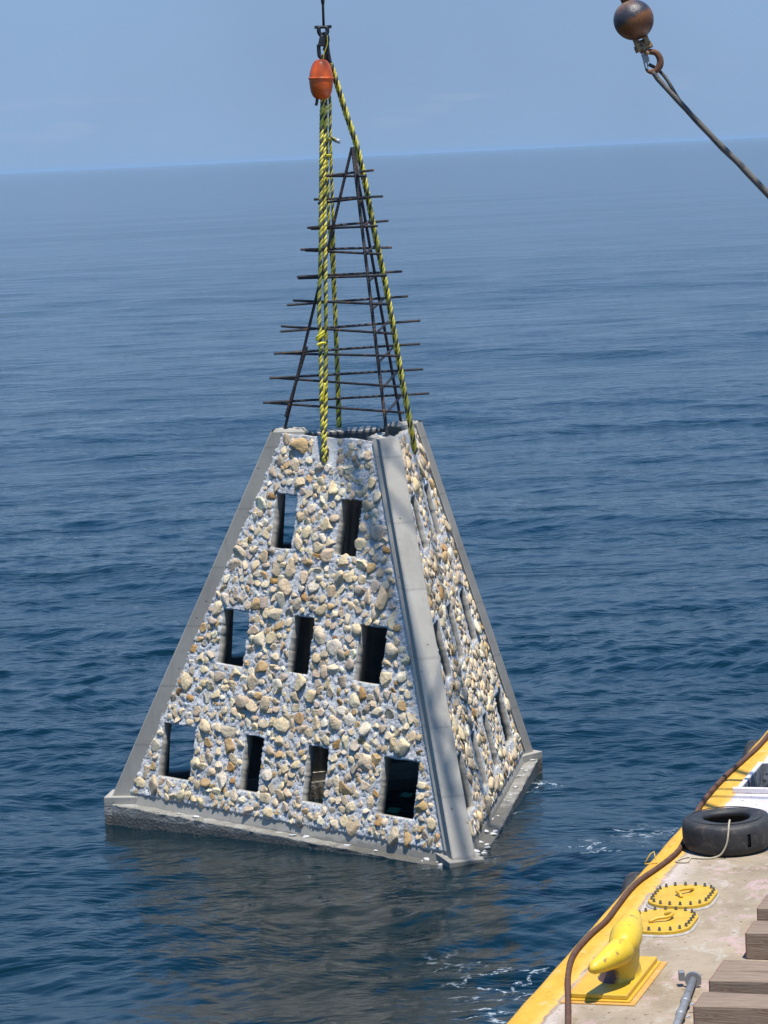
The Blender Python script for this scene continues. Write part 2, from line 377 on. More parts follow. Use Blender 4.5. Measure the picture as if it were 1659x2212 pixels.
# ------------------------------------------------------------------ pyramid
root = empty("stone_pyramid")
root.matrix_world = Matrix.Translation(TP) @ RP.to_4x4()
tag(root, "hollow concrete pyramid clad in tan stones, hung on ropes half out of the sea", "concrete pyramid")
HT, HB = 2.6109 * S, 0.0455 * S
CA = {'F': -90, 'L': 150, 'R': 30}
def dg(k): a = math.radians(CA[k]); return np.array([math.cos(a), math.sin(a), 0])
def tg(k): a = math.radians(CA[k] + 90); return np.array([math.cos(a), math.sin(a), 0])
def wd(z): return .91 - (z - .045) * .6 / 2.565           # unit frame
def wpt(a, u, z, off=0.):
    a = math.radians(a); n = (math.cos(a), math.sin(a)); t = (-n[1], n[0])
    d = wd(z) + off * .973
    return np.stack([n[0] * d + t[0] * u, n[1] * d + t[1] * u, z + off * .228 + 0 * d], -1) * S
# slab ring
D0, WB = 1.8485, .2364
def ringpoly(rin, d0, wb):
    out = []
    for k in ('F', 'R', 'L'):
        r0 = 2 * rin - (wb / 2) / math.tan(math.radians(30))
        for (rr, s) in ((r0, -1), (d0, -1), (d0, 1), (r0, 1)):
            q = (dg(k) * rr + tg(k) * (wb / 2 * s)) * S; out.append((q[0], q[1]))
    return out
def subdiv_loop(poly, step, jit, z, seed):
    out = []; n = len(poly)
    for i in range(n):
        a = np.array(poly[i]); b = np.array(poly[(i + 1) % n]); L_ = np.linalg.norm(b - a); m_ = max(1, int(L_ / step))
        e = (b - a) / L_; nr = np.array([e[1], -e[0]])
        for j in range(m_):
            t = j / m_; p = a + (b - a) * t
            if j and L_ > 1.0: p = p + nr * jit * float(fbm(np.array([p[0] * 3.1 + seed]), np.array([p[1] * 3.1 + z * 9]), 3, seed)[0])
            out.append((p[0], p[1]))
    return out
def slab():
    P0 = ringpoly(1.0, D0, WB)
    loops = []
    zs = [-.62, -.05, -.012, 0.0]
    for q, z in enumerate(zs):
        lp = subdiv_loop(P0, .05, .016 if z > -.04 else .010, z, 4)
        if q == 3: lp = [(x * .993, y * .993) for x, y in lp]
        dz = [0.016 * float(fbm(np.array([x * 5]), np.array([y * 5]), 3, 9)[0]) if q >= 2 else 0 for x, y in lp]
        loops.append([(x, y, z + d) for (x, y), d in zip(lp, dz)])
    n = len(loops[0])
    # inner triangle, same number of points by angle
    inner = []
    for (x, y, z) in loops[-1]:
        a = math.atan2(y, x); rr = min(.78 * S / max(1e-6, math.cos(a - math.radians(w_))) for w_ in (210, -30, 90) if math.cos(a - math.radians(w_)) > .1)
        inner.append((rr * math.cos(a), rr * math.sin(a)))
    loops.append([(x, y, 0.0) for x, y in inner]); loops.append([(x, y, -.62) for x, y in inner])
    V = [p for lp in loops for p in lp]; F = []
    for q in range(5):
        for i in range(n): F.append((q * n + i, q * n + (i + 1) % n, (q + 1) * n + (i + 1) % n, (q + 1) * n + i))
    mesh("base_slab", V, F, M_slab, root)
slab()
# plinth under the stone cladding
mb = MB()
for a in (210, -30, 90):
    z0, z1 = -.02, .085
    for o0, o1 in ((-.005, -.09),):
        q = [wpt(a, s * 1.50, z, o) for z in (z0, z1) for o in (o0, o1) for s in (-1, 1)]
        q = [tuple(v) for v in q]   # 0:z0 out -, 1:z0 out +, 2:z0 in -,3:z0 in +, 4..7 z1
        mb.add(q, [(0, 1, 5, 4), (3, 2, 6, 7), (4, 5, 7, 6), (1, 3, 7, 5), (2, 0, 4, 6)])
mb.build("plinth", M_con, root)
# corner pillars and their foot blocks
D1, D2, WP, WT = 1.8065, .5941, .1591, .1403
for k in 'FLR':
    mb = MB(); ns = 40; V = []; seg = 0
    for i in range(ns + 1):
        t = i / ns; z = HB - .01 + (HT - HB + .01) * t
        d = (D1 + (D2 - D1) * t) * S; wv = (WP + (WT - WP) * t) / 2 * S; inn = d - (.14 + .10 * t) * S; b = .012
        sec = [(inn, -wv), (d - b, -wv), (d, -wv + b), (d, wv - b), (d - b, wv), (inn, wv)]
        # formwork waver
        ws = .004 * math.sin(t * 9 + CA[k])
        for rr, ss in sec:
            q = dg(k) * (rr + ws) + tg(k) * ss
            zz = z
            if i == ns: zz += .022 * float(fbm(np.array([q[0] * 14]), np.array([q[1] * 14]), 3, 2)[0]) - (.015 if ss * ss > (wv - .001) ** 2 else 0)
            V.append((q[0], q[1], zz))
    m_ = 6; F = [(i * m_ + j, i * m_ + (j + 1) % m_, (i + 1) * m_ + (j + 1) % m_, (i + 1) * m_ + j) for i in range(ns) for j in range(m_)]
    mb.add(V, F)
    # broken, uneven cap
    top = V[-m_:]; nu = 9; nv = 7; cap = []
    for a_ in range(nu + 1):
        for b_ in range(nv + 1):
            rr = (D2 - .24) * S + (.24 * S) * a_ / nu; ss = (-1 + 2 * b_ / nv) * WT / 2 * S
            edge = (a_ in (0, nu)) or (b_ in (0, nv))
            q = dg(k) * (rr - (.006 if a_ == nu else 0)) + tg(k) * (ss * (.985))
            cap.append((q[0], q[1], HT + (-.03 if edge else .014 + .035 * float(fbm(np.array([q[0] * 11 + 3]), np.array([q[1] * 11]), 3, 5)[0]))))
    mb.add(cap, [(a_ * (nv + 1) + b_, (a_ + 1) * (nv + 1) + b_, (a_ + 1) * (nv + 1) + b_ + 1, a_ * (nv + 1) + b_ + 1) for a_ in range(nu) for b_ in range(nv)])
    pil = mb.build("corner_pillar", M_con, root)
    # foot block, top sloping slightly up inwards
    mb = MB(); rI, rO, hw = 1.52 * S, (D0 + .002) * S, (WB / 2 + .0015) * S
    c = [dg(k) * r_ + tg(k) * s_ for r_, s_ in ((rI, -hw), (rO, -hw), (rO, hw), (rI, hw))]
    V = [(q[0], q[1], -.035) for q in c] + [(q[0], q[1], HB + (.02 if i_ in (0, 3) else 0)) for i_, q in enumerate(c)]
    mb.add(V, [(3, 2, 1, 0), (4, 5, 6, 7), (0, 1, 5, 4), (1, 2, 6, 5), (2, 3, 7, 6), (3, 0, 4, 7)])
    mb.build("pillar_foot", M_con, root, bevel=.008)

WINS = [(-.398, -.205, 1.835, 2.192), (.178, .362, 1.836, 2.195), (-.747, -.505, 1.027, 1.394), (-.110, .077, 1.035, 1.405), (.478, .706, 1.041, 1.402),
        (-1.165, -.864, .221, .580), (-.402, -.236, .222, .589), (.163, .344, .224, .587), (.814, 1.118, .230, .593)]
HOLE = (-.058, .018, 2.432, 2.505)
TH = .075
WINB = list(WINS); WINB[1] = (.185, .425, 1.81, 2.2); WINB[4] = (.49, .765, 1.01, 1.41); WINB[8] = (.82, 1.19, .19, .60)
M_inner = simple('inner_concrete_shade', (.10, .098, .09), (.17, .165, .15), 3, .9, .5, .01)  # concrete darkened in colour to deepen the shade seen through the windows
g_m = np.random.default_rng(77)
def wallpanel(a, step, hole, wseed):
    zb, zt = .072, 2.592
    us = np.arange(-1.56, 1.56 + step, step); zs = np.linspace(zb, zt, int((zt - zb) / step) + 1)
    U, Zz = np.meshgrid(us, zs)
    wins = [tuple(w_) for w_ in (WINB if a == 90 else WINS)] + [hole]
    # snap vertices to the openings' ragged edges
    Un = U.copy(); Zn = Zz.copy(); st = step; Ub = U.copy(); Zbk = Zz.copy()
    for q, (u0, u1, z0, z1) in enumerate(wins):
        rg = .007 if q < 9 else .003
        wob = lambda v, s_: rg * fbm(v * 7 + s_ * 3.1, v * 0 + q * 2.3 + wseed, 3, 1) * 1.6
        inz = (Zz > z0 - .6 * st) & (Zz < z1 + .6 * st); inu = (U > u0 - .6 * st) & (U < u1 + .6 * st)
        for (ue, s_) in ((u0, 1), (u1, 2)):
            mk = inz & (np.abs(U - ue) <= .5 * st + 1e-9); Un = np.where(mk, ue + wob(Zz, s_), Un); Ub = np.where(mk, ue, Ub)
        for (ze, s_) in ((z0, 3), (z1, 4)):
            mk = inu & (np.abs(Zz - ze) <= .5 * (zs[1] - zs[0]) + 1e-9); Zn = np.where(mk, ze + wob(U, s_), Zn); Zbk = np.where(mk, ze, Zbk)
    cu = (U[:-1, :-1] + U[1:, 1:]) / 2; cz = (Zz[:-1, :-1] + Zz[1:, 1:]) / 2
    keep = np.abs(cu) < (math.sqrt(3) * wd(cz) - .05)
    for (u0, u1, z0, z1) in wins: keep &= ~((cu > u0) & (cu < u1) & (cz > z0) & (cz < z1))
    bottom_rag = .012 * fbm(U * 6, U * 0 + wseed, 4, 6); Zn[0] += bottom_rag[0] - .004
    Zn[-1] += .014 * fbm(U[-1] * 7, U[-1] * 0 + 4 + wseed, 4, 6)
    disp = .006 * fbm(U * 11, Zz * 11, 3, 2) + .010 * np.abs(fbm(U * 28, Zz * 28, 3, 8)) ** .8 - .002
    disp = disp + g_m.normal(0, .0034 if step < .012 else .0018, disp.shape)
    # smoother trowelled strip round the rope hole and along the top
    sm = np.clip((np.hypot((U - .0) / .16, (Zz - 2.53) / .12) - .6) / .5, 0, 1); disp = disp * (.2 + .8 * sm)
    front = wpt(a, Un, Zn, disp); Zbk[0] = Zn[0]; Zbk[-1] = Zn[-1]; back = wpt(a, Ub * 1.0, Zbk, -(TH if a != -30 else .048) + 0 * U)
    nz, nu = U.shape; idx = np.arange(nz * nu).reshape(nz, nu)
    q = np.stack([idx[:-1, :-1], idx[:-1, 1:], idx[1:, 1:], idx[1:, :-1]], -1)[keep]
    nV = nz * nu
    Fq = [q, q[:, ::-1] + nV]; mi = [np.zeros(len(q)), np.ones(len(q))]
    # rim quads
    E = {}
    for f in q.tolist():
        for j in range(4):
            e = (f[j], f[(j + 1) % 4]); E[e] = 1
    rim = [(b_, a_, a_ + nV, b_ + nV) for (a_, b_) in E if (b_, a_) not in E]
    Fq.append(np.array(rim)); mi.append(np.full(len(rim), 2))
    F = np.concatenate(Fq)
    V = np.concatenate([front.reshape(-1, 3), back.reshape(-1, 3)])
    used = np.unique(F); remap = np.full(len(V), -1); remap[used] = np.arange(len(used))
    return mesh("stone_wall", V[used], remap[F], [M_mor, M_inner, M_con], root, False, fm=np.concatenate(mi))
# icosphere for stones
import bmesh
bm = bmesh.new(); bmesh.ops.create_icosphere(bm, subdivisions=3, radius=1); ICO = np.array([v.co[:] for v in bm.verts]); ICF = np.array([[v.index for v in f.verts] for f in bm.faces]); bm.free()
bm = bmesh.new(); bmesh.ops.create_icosphere(bm, subdivisions=2, radius=1); ICO2 = np.array([v.co[:] for v in bm.verts]); ICF2 = np.array([[v.index for v in f.verts] for f in bm.faces]); bm.free()
STC = [((.66, .56, .41), 10), ((.70, .61, .47), 9), ((.56, .46, .34), 7), ((.50, .36, .20), 3.5), ((.44, .27, .12), 1.2), ((.46, .40, .34), 5), ((.74, .68, .58), 5), ((.50, .42, .33), 3)]
def rockshape(g, ico):
    P_ = ico.copy()
    for _ in range(g.integers(6, 10)):
        n = g.normal(size=3); n /= np.linalg.norm(n); d = g.uniform(.38, .76)
        ex = np.maximum(0, P_ @ n - d); P_ -= ex[:, None] * n
    f = g.uniform(0, 50)
    P_ *= (1 + .04 * n2(P_[:, 0] * 2.2 + f, P_[:, 1] * 2.2 + P_[:, 2] * 1.7) + .05 * n2(P_[:, 0] * 5 + f, P_[:, 2] * 5 + P_[:, 1] * 3, 2))[:, None]
    return P_ / np.abs(P_).max(0)
def stones(wall_obj, a, seed, ico, icf, hole, dens=1.0):
    g = np.random.default_rng(seed); pts = []
    wins = [tuple(w_) for w_ in (WINB if a == 90 else WINS)] + [(hole[0] - .05, hole[1] + .05, hole[2] - .01, 2.62)]
    # some large ones first, then fill
    tries = [(g.uniform(.052, .068), 220)] * 8 + [(None, 1)] * int(26000 * dens)
    arr = np.zeros((0, 3))
    for rr, nt in tries:
        for _ in range(nt):
            r_ = rr or float(np.clip(g.lognormal(math.log(.0385), .32), .018, .066)); z = g.uniform(.075, 2.56); u = g.uniform(-1.5, 1.5)
            um = math.sqrt(3) * wd(z) - .155
            ur = um - (.03 if a == 210 else .0)
            if not (-um - .0 + r_ * .6 < u < ur - r_ * .6): continue
            if z + r_ * .8 > 2.585 or z - r_ * .5 < .075: continue
            bad = False
            for (u0, u1, z0, z1) in wins:
                du = max(u0 - (.045 if a == -30 else 0) - u, 0, u - u1); dz = max(z0 - z, 0, z - z1)
                if math.hypot(du, dz) < r_ * (.78 if a == 210 else 1.0) + (.0 if a == 210 else .012): bad = True; break
            if bad: continue
            if len(arr):
                d = np.hypot(arr[:, 0] - u, arr[:, 1] - z)
                if (d < (arr[:, 2] + r_) * .79).any(): continue
            arr = np.vstack([arr, [u, z, r_]])
            if rr: break
    ar = math.radians(a); el = math.atan(.6 / 2.565)
    nrm = np.array([math.cos(ar) * math.cos(el), math.sin(ar) * math.cos(el), math.sin(el)])
    tt = np.array([-math.sin(ar), math.cos(ar), 0]); bb = np.cross(nrm, tt)
    Vs = []; Fs = []; Cs = []; base = 0
    wts = np.array([c[1] for c in STC]); wts = wts / wts.sum()
    for (u, z, r_) in arr:
        P_ = rockshape(g, ico) * np.array([1, 1, 1]); P_[:, 0] *= 1 + .22 * P_[:, 1] * g.uniform(-1, 1)
        asp = g.uniform(1.0, 1.45); A_ = r_ * math.sqrt(asp) * 1.08; B_ = r_ / math.sqrt(asp) * 1.08; C_ = r_ * g.uniform(.27, .46)
        th = g.uniform(0, math.pi); c_, s_ = math.cos(th), math.sin(th)
        x = P_[:, 0] * A_; y = P_[:, 1] * B_; x, y = x * c_ - y * s_, x * s_ + y * c_
        w_ = P_[:, 2] * C_ + x * g.normal(0, .15) + y * g.normal(0, .15)
        cen = wpt(a, u, z, C_ * g.uniform(-.05, .30)) / S
        Q = (cen + x[:, None] * tt + y[:, None] * bb + w_[:, None] * nrm) * S
        colr = np.array(STC[g.choice(len(STC), p=wts)][0]) * np.array([1.12, 1.05, .90]) * g.uniform(.86, 1.1) * np.array([1, g.uniform(.97, 1.02), g.uniform(.93, 1.05)])
        Vs.append(Q); Fs.append(icf + base); Cs.append(np.broadcast_to(colr, (len(Q), 3))); base += len(Q)
    o = mesh("stone_cladding", np.concatenate(Vs), np.concatenate(Fs), M_stn, wall_obj, False, tint=np.clip(np.concatenate(Cs), 0, .85))
    return len(arr)
for a, sd, st, hole in ((210, 21, .0105, HOLE), (-30, 33, .0125, (.10, .18, 2.432, 2.505)), (90, 45, .022, (-.05, .05, 2.432, 2.505))):
    wo = wallpanel(a, st, hole, sd % 7)
    ns_ = stones(wo, a, sd, ICO if a == 210 else ICO2, ICF if a == 210 else ICF2, hole, 1.0 if a != 90 else .3)
    print("stones", a, ns_)
# plain flange strips beside the front pillar
mb = MB()
for a, s in ((210, 1), (-30, 1), (90, 1)):
    V = []
    for z in np.linspace(.078, 2.60, 26):
        um = math.sqrt(3) * wd(z)
        for du, of in ((-.150, -.03), (-.150, .016), (-.06, .016), (-.06, -.03)): V.append(tuple(wpt(a, s * (um + du), z, of)))
    F = []
    for i in range(25):
        for j in range(3): F.append((i * 4 + j, i * 4 + j + 1, i * 4 + j + 5, i * 4 + j + 4))
    F += [(0, 3, 2, 1), (100, 101, 102, 103)]
    mb.add(V, F)
mb.build("pillar_flange", M_con, root)
# broken mortar bits on the slab ledge
g = np.random.default_rng(5); Vs = []; Fs = []; Cs = []; base = 0
for _ in range(60):
    a = math.radians([210, -30, 90][g.integers(0, 3)]); u = g.uniform(-1.5, 1.5) * S; d = g.uniform(.915, .99) * S; r_ = g.uniform(.012, .04)
    P_ = rockshape(g, ICO2) * np.array([r_ * 1.5, r_, r_ * .5]); th = g.uniform(0, 6.28); c_, s_ = math.cos(th), math.sin(th)
    Q = np.stack([P_[:, 0] * c_ - P_[:, 1] * s_ + math.cos(a) * d - math.sin(a) * u, P_[:, 0] * s_ + P_[:, 1] * c_ + math.sin(a) * d + math.cos(a) * u, P_[:, 2] + r_ * .3], 1)
    Vs.append(Q); Fs.append(ICF2 + base); base += len(Q)
tag(mesh("mortar_crumbs", np.concatenate(Vs), np.concatenate(Fs), M_mor, root), kind="stuff")

# rebar cage cast into the pillars
cage = empty("rebar_cage"); cage.parent = root
AP = np.array([0, 0, 8.136])
LEG = {'F': np.array([0, -.999, 4.70]), 'L': np.array([-.8028, .4635, 4.70]), 'R': np.array([.7015, .405, 4.70])}
def bar(name, p0, p1, r_, par, bend=0.0, n=12):
    p0 = np.array(p0, float); p1 = np.array(p1, float)
    P_ = np.array([p0 + (p1 - p0) * t for t in np.linspace(0, 1, n)])
    if bend: P_[:, 2] += bend * np.sin(np.linspace(0, math.pi, n))
    L_ = np.linalg.norm(p1 - p0); nn = max(8, int(L_ / .022)); P_ = spline(P_, nn)
    rr = r_ * (1 + .10 * (np.arange(nn) % 2)); rr[0] = rr[-1] = r_ * .98
    V, F = tubegeo(P_, rr, 8); mb = MB(); mb.add(V, F); return mb.build(name, M_bar, par)
for k in 'FLR':
    a_ = LEG[k] + (LEG[k] - AP) * .05; e_ = AP + (LEG[k] - AP) * .004
    bar("leg", a_, e_, .0185 if k != 'F' else .021, cage, .0)
bar("leg", (-.80, .42, 4.86), (-.545, .30, 5.72), .02, cage)
bar("leg", (.015, -.03, 8.10), (.06, -.14, 7.42), .016, cage)
BARS = [[(-0.33, 0.06, 7.79), (0.28, 0.03, 7.84), (-0.23, 0.31, 7.78), (0.08, -0.25, 7.78)],
[(-0.47, 0.1, 7.51), (0.4, 0.06, 7.52), (-0.32, 0.38, 7.45), (0.07, -0.31, 7.53)],
[(-0.55, 0.14, 7.17), (0.48, 0.1, 7.22), (-0.4, 0.44, 7.14), (0.12, -0.49, 7.19)],
[(-0.63, 0.18, 6.91), (0.53, 0.14, 6.89), (-0.47, 0.48, 6.88), (0.12, -0.58, 6.86)],
[(-0.67, 0.22, 6.58), (0.67, 0.17, 6.59), (-0.55, 0.53, 6.54), (0.14, -0.71, 6.61)],
[(-0.79, 0.27, 6.24), (0.75, 0.2, 6.28), (-0.61, 0.57, 6.27), (0.14, -0.8, 6.27)],
[(-0.87, 0.31, 5.92), (0.92, 0.24, 5.97), (-0.73, 0.7, 5.95), (0.15, -0.92, 5.93)],
[(-0.95, 0.35, 5.65), (0.92, 0.27, 5.68), (-0.77, 0.68, 5.62), (0.15, -1.0, 5.67)],
[(-1.0, 0.39, 5.35), (0.97, 0.31, 5.36), (-0.87, 0.76, 5.32), (0.14, -1.08, 5.31)],
[(-1.08, 0.43, 5.05), (1.06, 0.35, 5.05), (-0.9, 0.73, 5.01), (0.15, -1.17, 5.01)]]
FRZ = [7.80, 7.48, 7.19, 6.875, 6.55, 6.22, 5.93, 5.60, 5.29, 4.99]
for row, fz in zip(BARS, FRZ):
    bar("rung", row[0], row[1], .0145, cage); bar("rung", row[2], row[3], .0145, cage)
    t = (8.136 - fz) / (8.136 - 4.70); f_ = AP * (1 - t) + LEG['F'] * t; r_ = AP * (1 - t) + LEG['R'] * t
    d = (r_ - f_) / np.linalg.norm(r_ - f_); d[2] = 0
    f2 = f_ - d * .10 + np.array([.02, -.02, 0]); r2 = r_ + d * .22 + np.array([.02, -.02, .02]); f2[2] = fz; r2[2] = fz + .03
    bar("rung", f2, r2, .0145, cage)

# ------------------------------------------------------------------ ropes above
def ropegeo(mb, pts, R_, pitch=.15, seg=7, mats=(0, 0, 1), ph0=0.):
    P0 = np.asarray(pts, float); L_ = np.linalg.norm(np.diff(P0, axis=0), axis=1).sum(); n = max(12, int(L_ / pitch * 11))
    P_ = spline(P0, n); T, N_, B_ = frames(P_)
    s = np.linspace(0, L_, n)
    for j in range(3):
        ph = ph0 + 2 * math.pi * (s / pitch + j / 3) + .8 * np.sin(s * 1.7 + ph0) + .35 * np.sin(s * 5.3)
        C_ = P_ + (R_ * .50) * (np.cos(ph)[:, None] * N_ + np.sin(ph)[:, None] * B_)
        V, F = tubegeo(C_, R_ * (.58 if mats[j] == 0 else .49) * (1 + .05 * np.sin(s * 9 + j)), seg); mb.add(V, F, mats[j])
F1 = [(-0.640, 36.30, 4.42), (-0.672, 36.20, 4.44), (-0.698, 36.14, 4.50), (-0.692, 36.165, 4.812), (-0.69, 36.20, 5.167), (-0.676, 36.25, 5.593), (-0.666, 36.295, 5.948), (-0.668, 36.33, 6.218), (-0.638, 36.38, 6.657), (-0.608, 36.429, 7.082), (-0.598, 36.451, 7.289), (-0.573, 36.496, 7.714), (-0.549, 36.542, 8.139), (-0.525, 36.587, 8.563), (-0.507, 36.609, 8.775), (-0.49, 36.66, 9.10)]
F2 = [(-0.600, 36.33, 4.44), (-0.640, 36.22, 4.45), (-0.672, 36.14, 4.52), (-0.664, 36.165, 4.81), (-0.638, 36.21, 5.164), (-0.617, 36.265, 5.589), (-0.596, 36.325, 6.015), (-0.579, 36.38, 6.44), (-0.564, 36.431, 6.866), (-0.551, 36.473, 7.221), (-0.547, 36.489, 7.357), (-0.532, 36.53, 7.712), (-0.516, 36.58, 8.137), (-0.498, 36.629, 8.563), (-0.491, 36.654, 8.775), (-0.478, 36.70, 9.10)]
K1 = [(-.47, 37.05, 4.46), (-.48, 37.24, 4.50), (-0.491, 37.25, 4.751), (-0.488, 37.215, 5.078), (-0.481, 37.163, 5.521), (-0.479, 37.125, 5.963), (-0.473, 37.086, 6.403), (-0.465, 37.047, 6.84), (-0.455, 37.015, 7.203), (-0.45, 36.99, 7.486), (-0.442, 36.945, 7.99), (-0.433, 36.907, 8.42), (-0.419, 36.874, 8.776), (-0.434, 36.85, 9.1)]
K2 = [(-.50, 37.05, 4.48), (-.52, 37.24, 4.50), (-0.52, 37.25, 4.752), (-0.515, 37.215, 5.078), (-0.503, 37.167, 5.522), (-0.497, 37.13, 5.963), (-0.492, 37.093, 6.403), (-0.494, 37.057, 6.841), (-0.497, 37.032, 7.132), (-0.505, 37.02, 7.272), (-0.497, 36.984, 7.705), (-0.491, 36.953, 8.064), (-0.481, 36.923, 8.422), (-0.465, 36.892, 8.778), (-0.456, 36.86, 9.1)]
R1 = [(.22, 36.86, 4.42), (.33, 36.80, 4.42), (0.394, 36.78, 4.485), (0.347, 36.79, 4.896), (0.276, 36.799, 5.409), (0.209, 36.798, 5.978), (0.121, 36.797, 6.633), (0.03, 36.796, 7.182), (-0.048, 36.795, 7.729), (-0.135, 36.794, 8.219), (-0.242, 36.793, 8.61), (-0.339, 36.793, 8.984), (-0.405, 36.792, 9.22)]
def sling(paths, R_, label, ph=0., pitch=.15):
    o = empty("lifting_rope", tuple(paths[0][2])); tag(o, label, "rope", "yellow and black lifting ropes of the pyramid")
    org = np.array(paths[0][2])
    for i, p_ in enumerate(paths):
        mb = MB(); ropegeo(mb, np.array(p_) - org, R_, pitch, ph0=ph + i * 2.1); mb.build("strand", [M_yrope, M_krope], o, True)
    return o, org
lf, o_lf = sling([F1, F2], .0255, "yellow and black rope pair rising from the left stone face, tied with bright yellow lashing", .3)
R1b = [(x + .026, y - .025, z) for x, y, z in R1]
rf, _ = sling([R1, R1b], .0235, "yellow and black rope slanting down to the right-hand stone face", 1.0, .17)
kf, _ = sling([K1, K2], .0195, "yellow and black rope dropping behind the top rim of the pyramid", 2.0, .16)
# lashings and taped tail
for zc, pp in ((5.93, .0), (5.30, .0)):
    mb = MB(); cx = -.652 if zc > 5.5 else -.66
    y_ = 36.28 if zc > 5.5 else 36.22
    if zc > 5.5:
        P_ = [(cx + .045 * math.cos(t) - .012, y_ + .045 * math.sin(t), zc + .03 * t / 6.28 + .03 * math.cos(t)) for t in np.linspace(0, 12.5, 40)]
        V, F = tubegeo(np.array(P_) - o_lf, .017, 7); mb.add(V, F)
        P_ = [(cx - .055, y_ - .05, zc - .075), (cx + .0, y_ - .06, zc - .05), (cx + .05, y_ - .04, zc - .055)]
        V, F = tubegeo(spline(np.array(P_) - o_lf, 10), .017, 7); mb.add(V, F)
    else:
        P_ = [(-.675, y_ - .04, zc - .12), (-.655, y_ - .05, zc), (-.635, y_ - .04, zc + .10)]
        V, F = tubegeo(spline(np.array(P_) - o_lf, 10), .014, 7); mb.add(V, F)
    mb.build("lashing", M_lash, lf, True)
TG = [(-0.488, 36.83, 8.064), (-0.489, 36.754, 8.207), (-0.472, 36.701, 8.306), (-0.421, 36.693, 8.318), (-0.365, 36.704, 8.294)]
mb = MB(); ropegeo(mb, np.array(TG) - o_lf, .026, .13); mb.build("tail", [M_yrope, M_krope], lf, True)
mb = MB(); V, F = tubegeo(np.array([(-0.37, 36.703, 8.296), (-0.34, 36.708, 8.284), (-0.315, 36.712, 8.277)]) - o_lf, .028, 10); mb.add(V, F); mb.build("taped_end", M_tape, lf, True)
mb = MB(); P_ = [(-.472 + .038 * math.cos(t), 36.73 + .038 * math.sin(t), 8.10 + .012 * t / 6.28) for t in np.linspace(0, 12.5, 30)]
V, F = tubegeo(np.array(P_) - o_lf, .013, 6); mb.add(V, F); mb.build("lashing", M_lash, lf, True)

# crane hook rig
rig = empty("crane_hook", (-.46, 36.712, 9.55)); tag(rig, "black crane hook with shackle and link holding the pyramid's ropes above the orange buoy", "crane hook")
mb = MB(); V, F = tubegeo([(.012, 0, .12), (.016, 0, .38), (.016, 0, 14.0)], .0155, 10); mb.add(V, F); mb.build("wire_rope", M_steel, rig, True)
mb = MB(); V, F = lathe([(0.004, .375), (.018, .375), (.024, .42), (.030, .52), (.030, .66), (.004, .66)], 16, c=(.016, 0, 0)); mb.add(V, F); mb.build("wedge_socket", M_steel, rig, True)
mb = MB(); V, F = tubegeo([(-.085, 0, .108), (.092, 0, .102)], .019, 8); mb.add(V, F)
for s_ in (-1, 1):
    V, F = boxv(.004 + s_ * .078 - .026, .004 + s_ * .078 + .026, -.018, .018, .088, .124); mb.add(V, F)
mb.build("shackle_pin", M_steel, rig, bevel=.003)
mb = MB(); P_ = [(-.045, 0, .11), (-.048, 0, .05), (-.02, 0, .005), (.02, 0, .002), (.052, 0, .045), (.05, 0, .105)]
V, F = tubegeo(spline(P_, 24), .025, 8); mb.add(V, F); mb.build("shackle", M_steel, rig, True)
mb = MB(); V, F = prism([(-.074, -.035), (.020, -.035), (.020, .035), (-.074, .035)], -.125, .01, [(-.038, -.026), (.038, -.026), (.038, .026), (-.038, .026)]); mb.add(V, F)
V, F = tubegeo(spline([(.02, 0, .05), (.040, 0, -.04), (.032, 0, -.12), (.012, 0, -.18)], 14), [.040] * 7 + [.034] * 7, 8); mb.add(V, F)
mb.build("hook_block", M_steel, rig, bevel=.012)
mb = MB(); P_ = [(-.060, 0, -.10), (-.060, 0, -.19), (-.052, 0, -.245), (-.010, 0, -.255), (.020, 0, -.22), (.022, 0, -.12)]
V, F = tubegeo(spline(P_, 24), .024, 8); mb.add(V, F); mb.build("link", M_steel, rig, True)
mb = MB()
for p_ in ([(-.03, .0, -.22), (-.03, 0, -.30), (-.035, -.02, -.42)], [(.0, .01, -.22), (.0, .02, -.30), (-.005, .03, -.42)], [(.035, .01, -.06), (.045, .03, -.20), (.062, .06, -.32), (.075, .07, -.36)]):
    V, F = tubegeo(spline(p_, 14), .029, 8); mb.add(V, F)
mb.build("rope_eye", M_krope, rig, True)
mb = MB(); V, F = tubegeo(spline([(.05, -.03, .0), (.048, -.035, -.09), (.02, -.035, -.17), (.0, -.035, -.22), (-.01, -.03, -.29)], 20), .0045, 6); mb.add(V, F); mb.build("cord", M_lash, rig, True)
# buoy
by = empty("orange_buoy", (-.508, 36.56, 9.03)); by.rotation_euler = (0, math.radians(2), 0)
tag(by, "orange egg-shaped plastic buoy threaded on the ropes below the crane hook", "buoy")
prof = [(.006, .236), (.045, .234), (.072, .222), (.098, .19), (.120, .14), (.136, .08), (.1445, .02), (.1455, 0), (.1445, -.03), (.137, -.10), (.124, -.155), (.103, -.20), (.078, -.226), (.045, -.238), (.006, -.24)]
mb = MB(); V, F = lathe(prof, 40); mb.add(V, F); mb.build("float_body", M_buoy, by, True)
mb = MB(); V, F = lathe([(.1445, .018), (.1535, .012), (.1555, .002), (.1535, -.008), (.1445, -.013)], 40, c=(0, 0, .008)); mb.add(V, F); mb.build("seam", M_buoy, by, True)
mb = MB(); V, F = tubegeo(spline([(-.05, 0, -.22), (-.055, .0, -.27), (-.065, -.01, -.31)], 8), .018, 8); mb.add(V, F); mb.build("knot", M_krope, by, True)

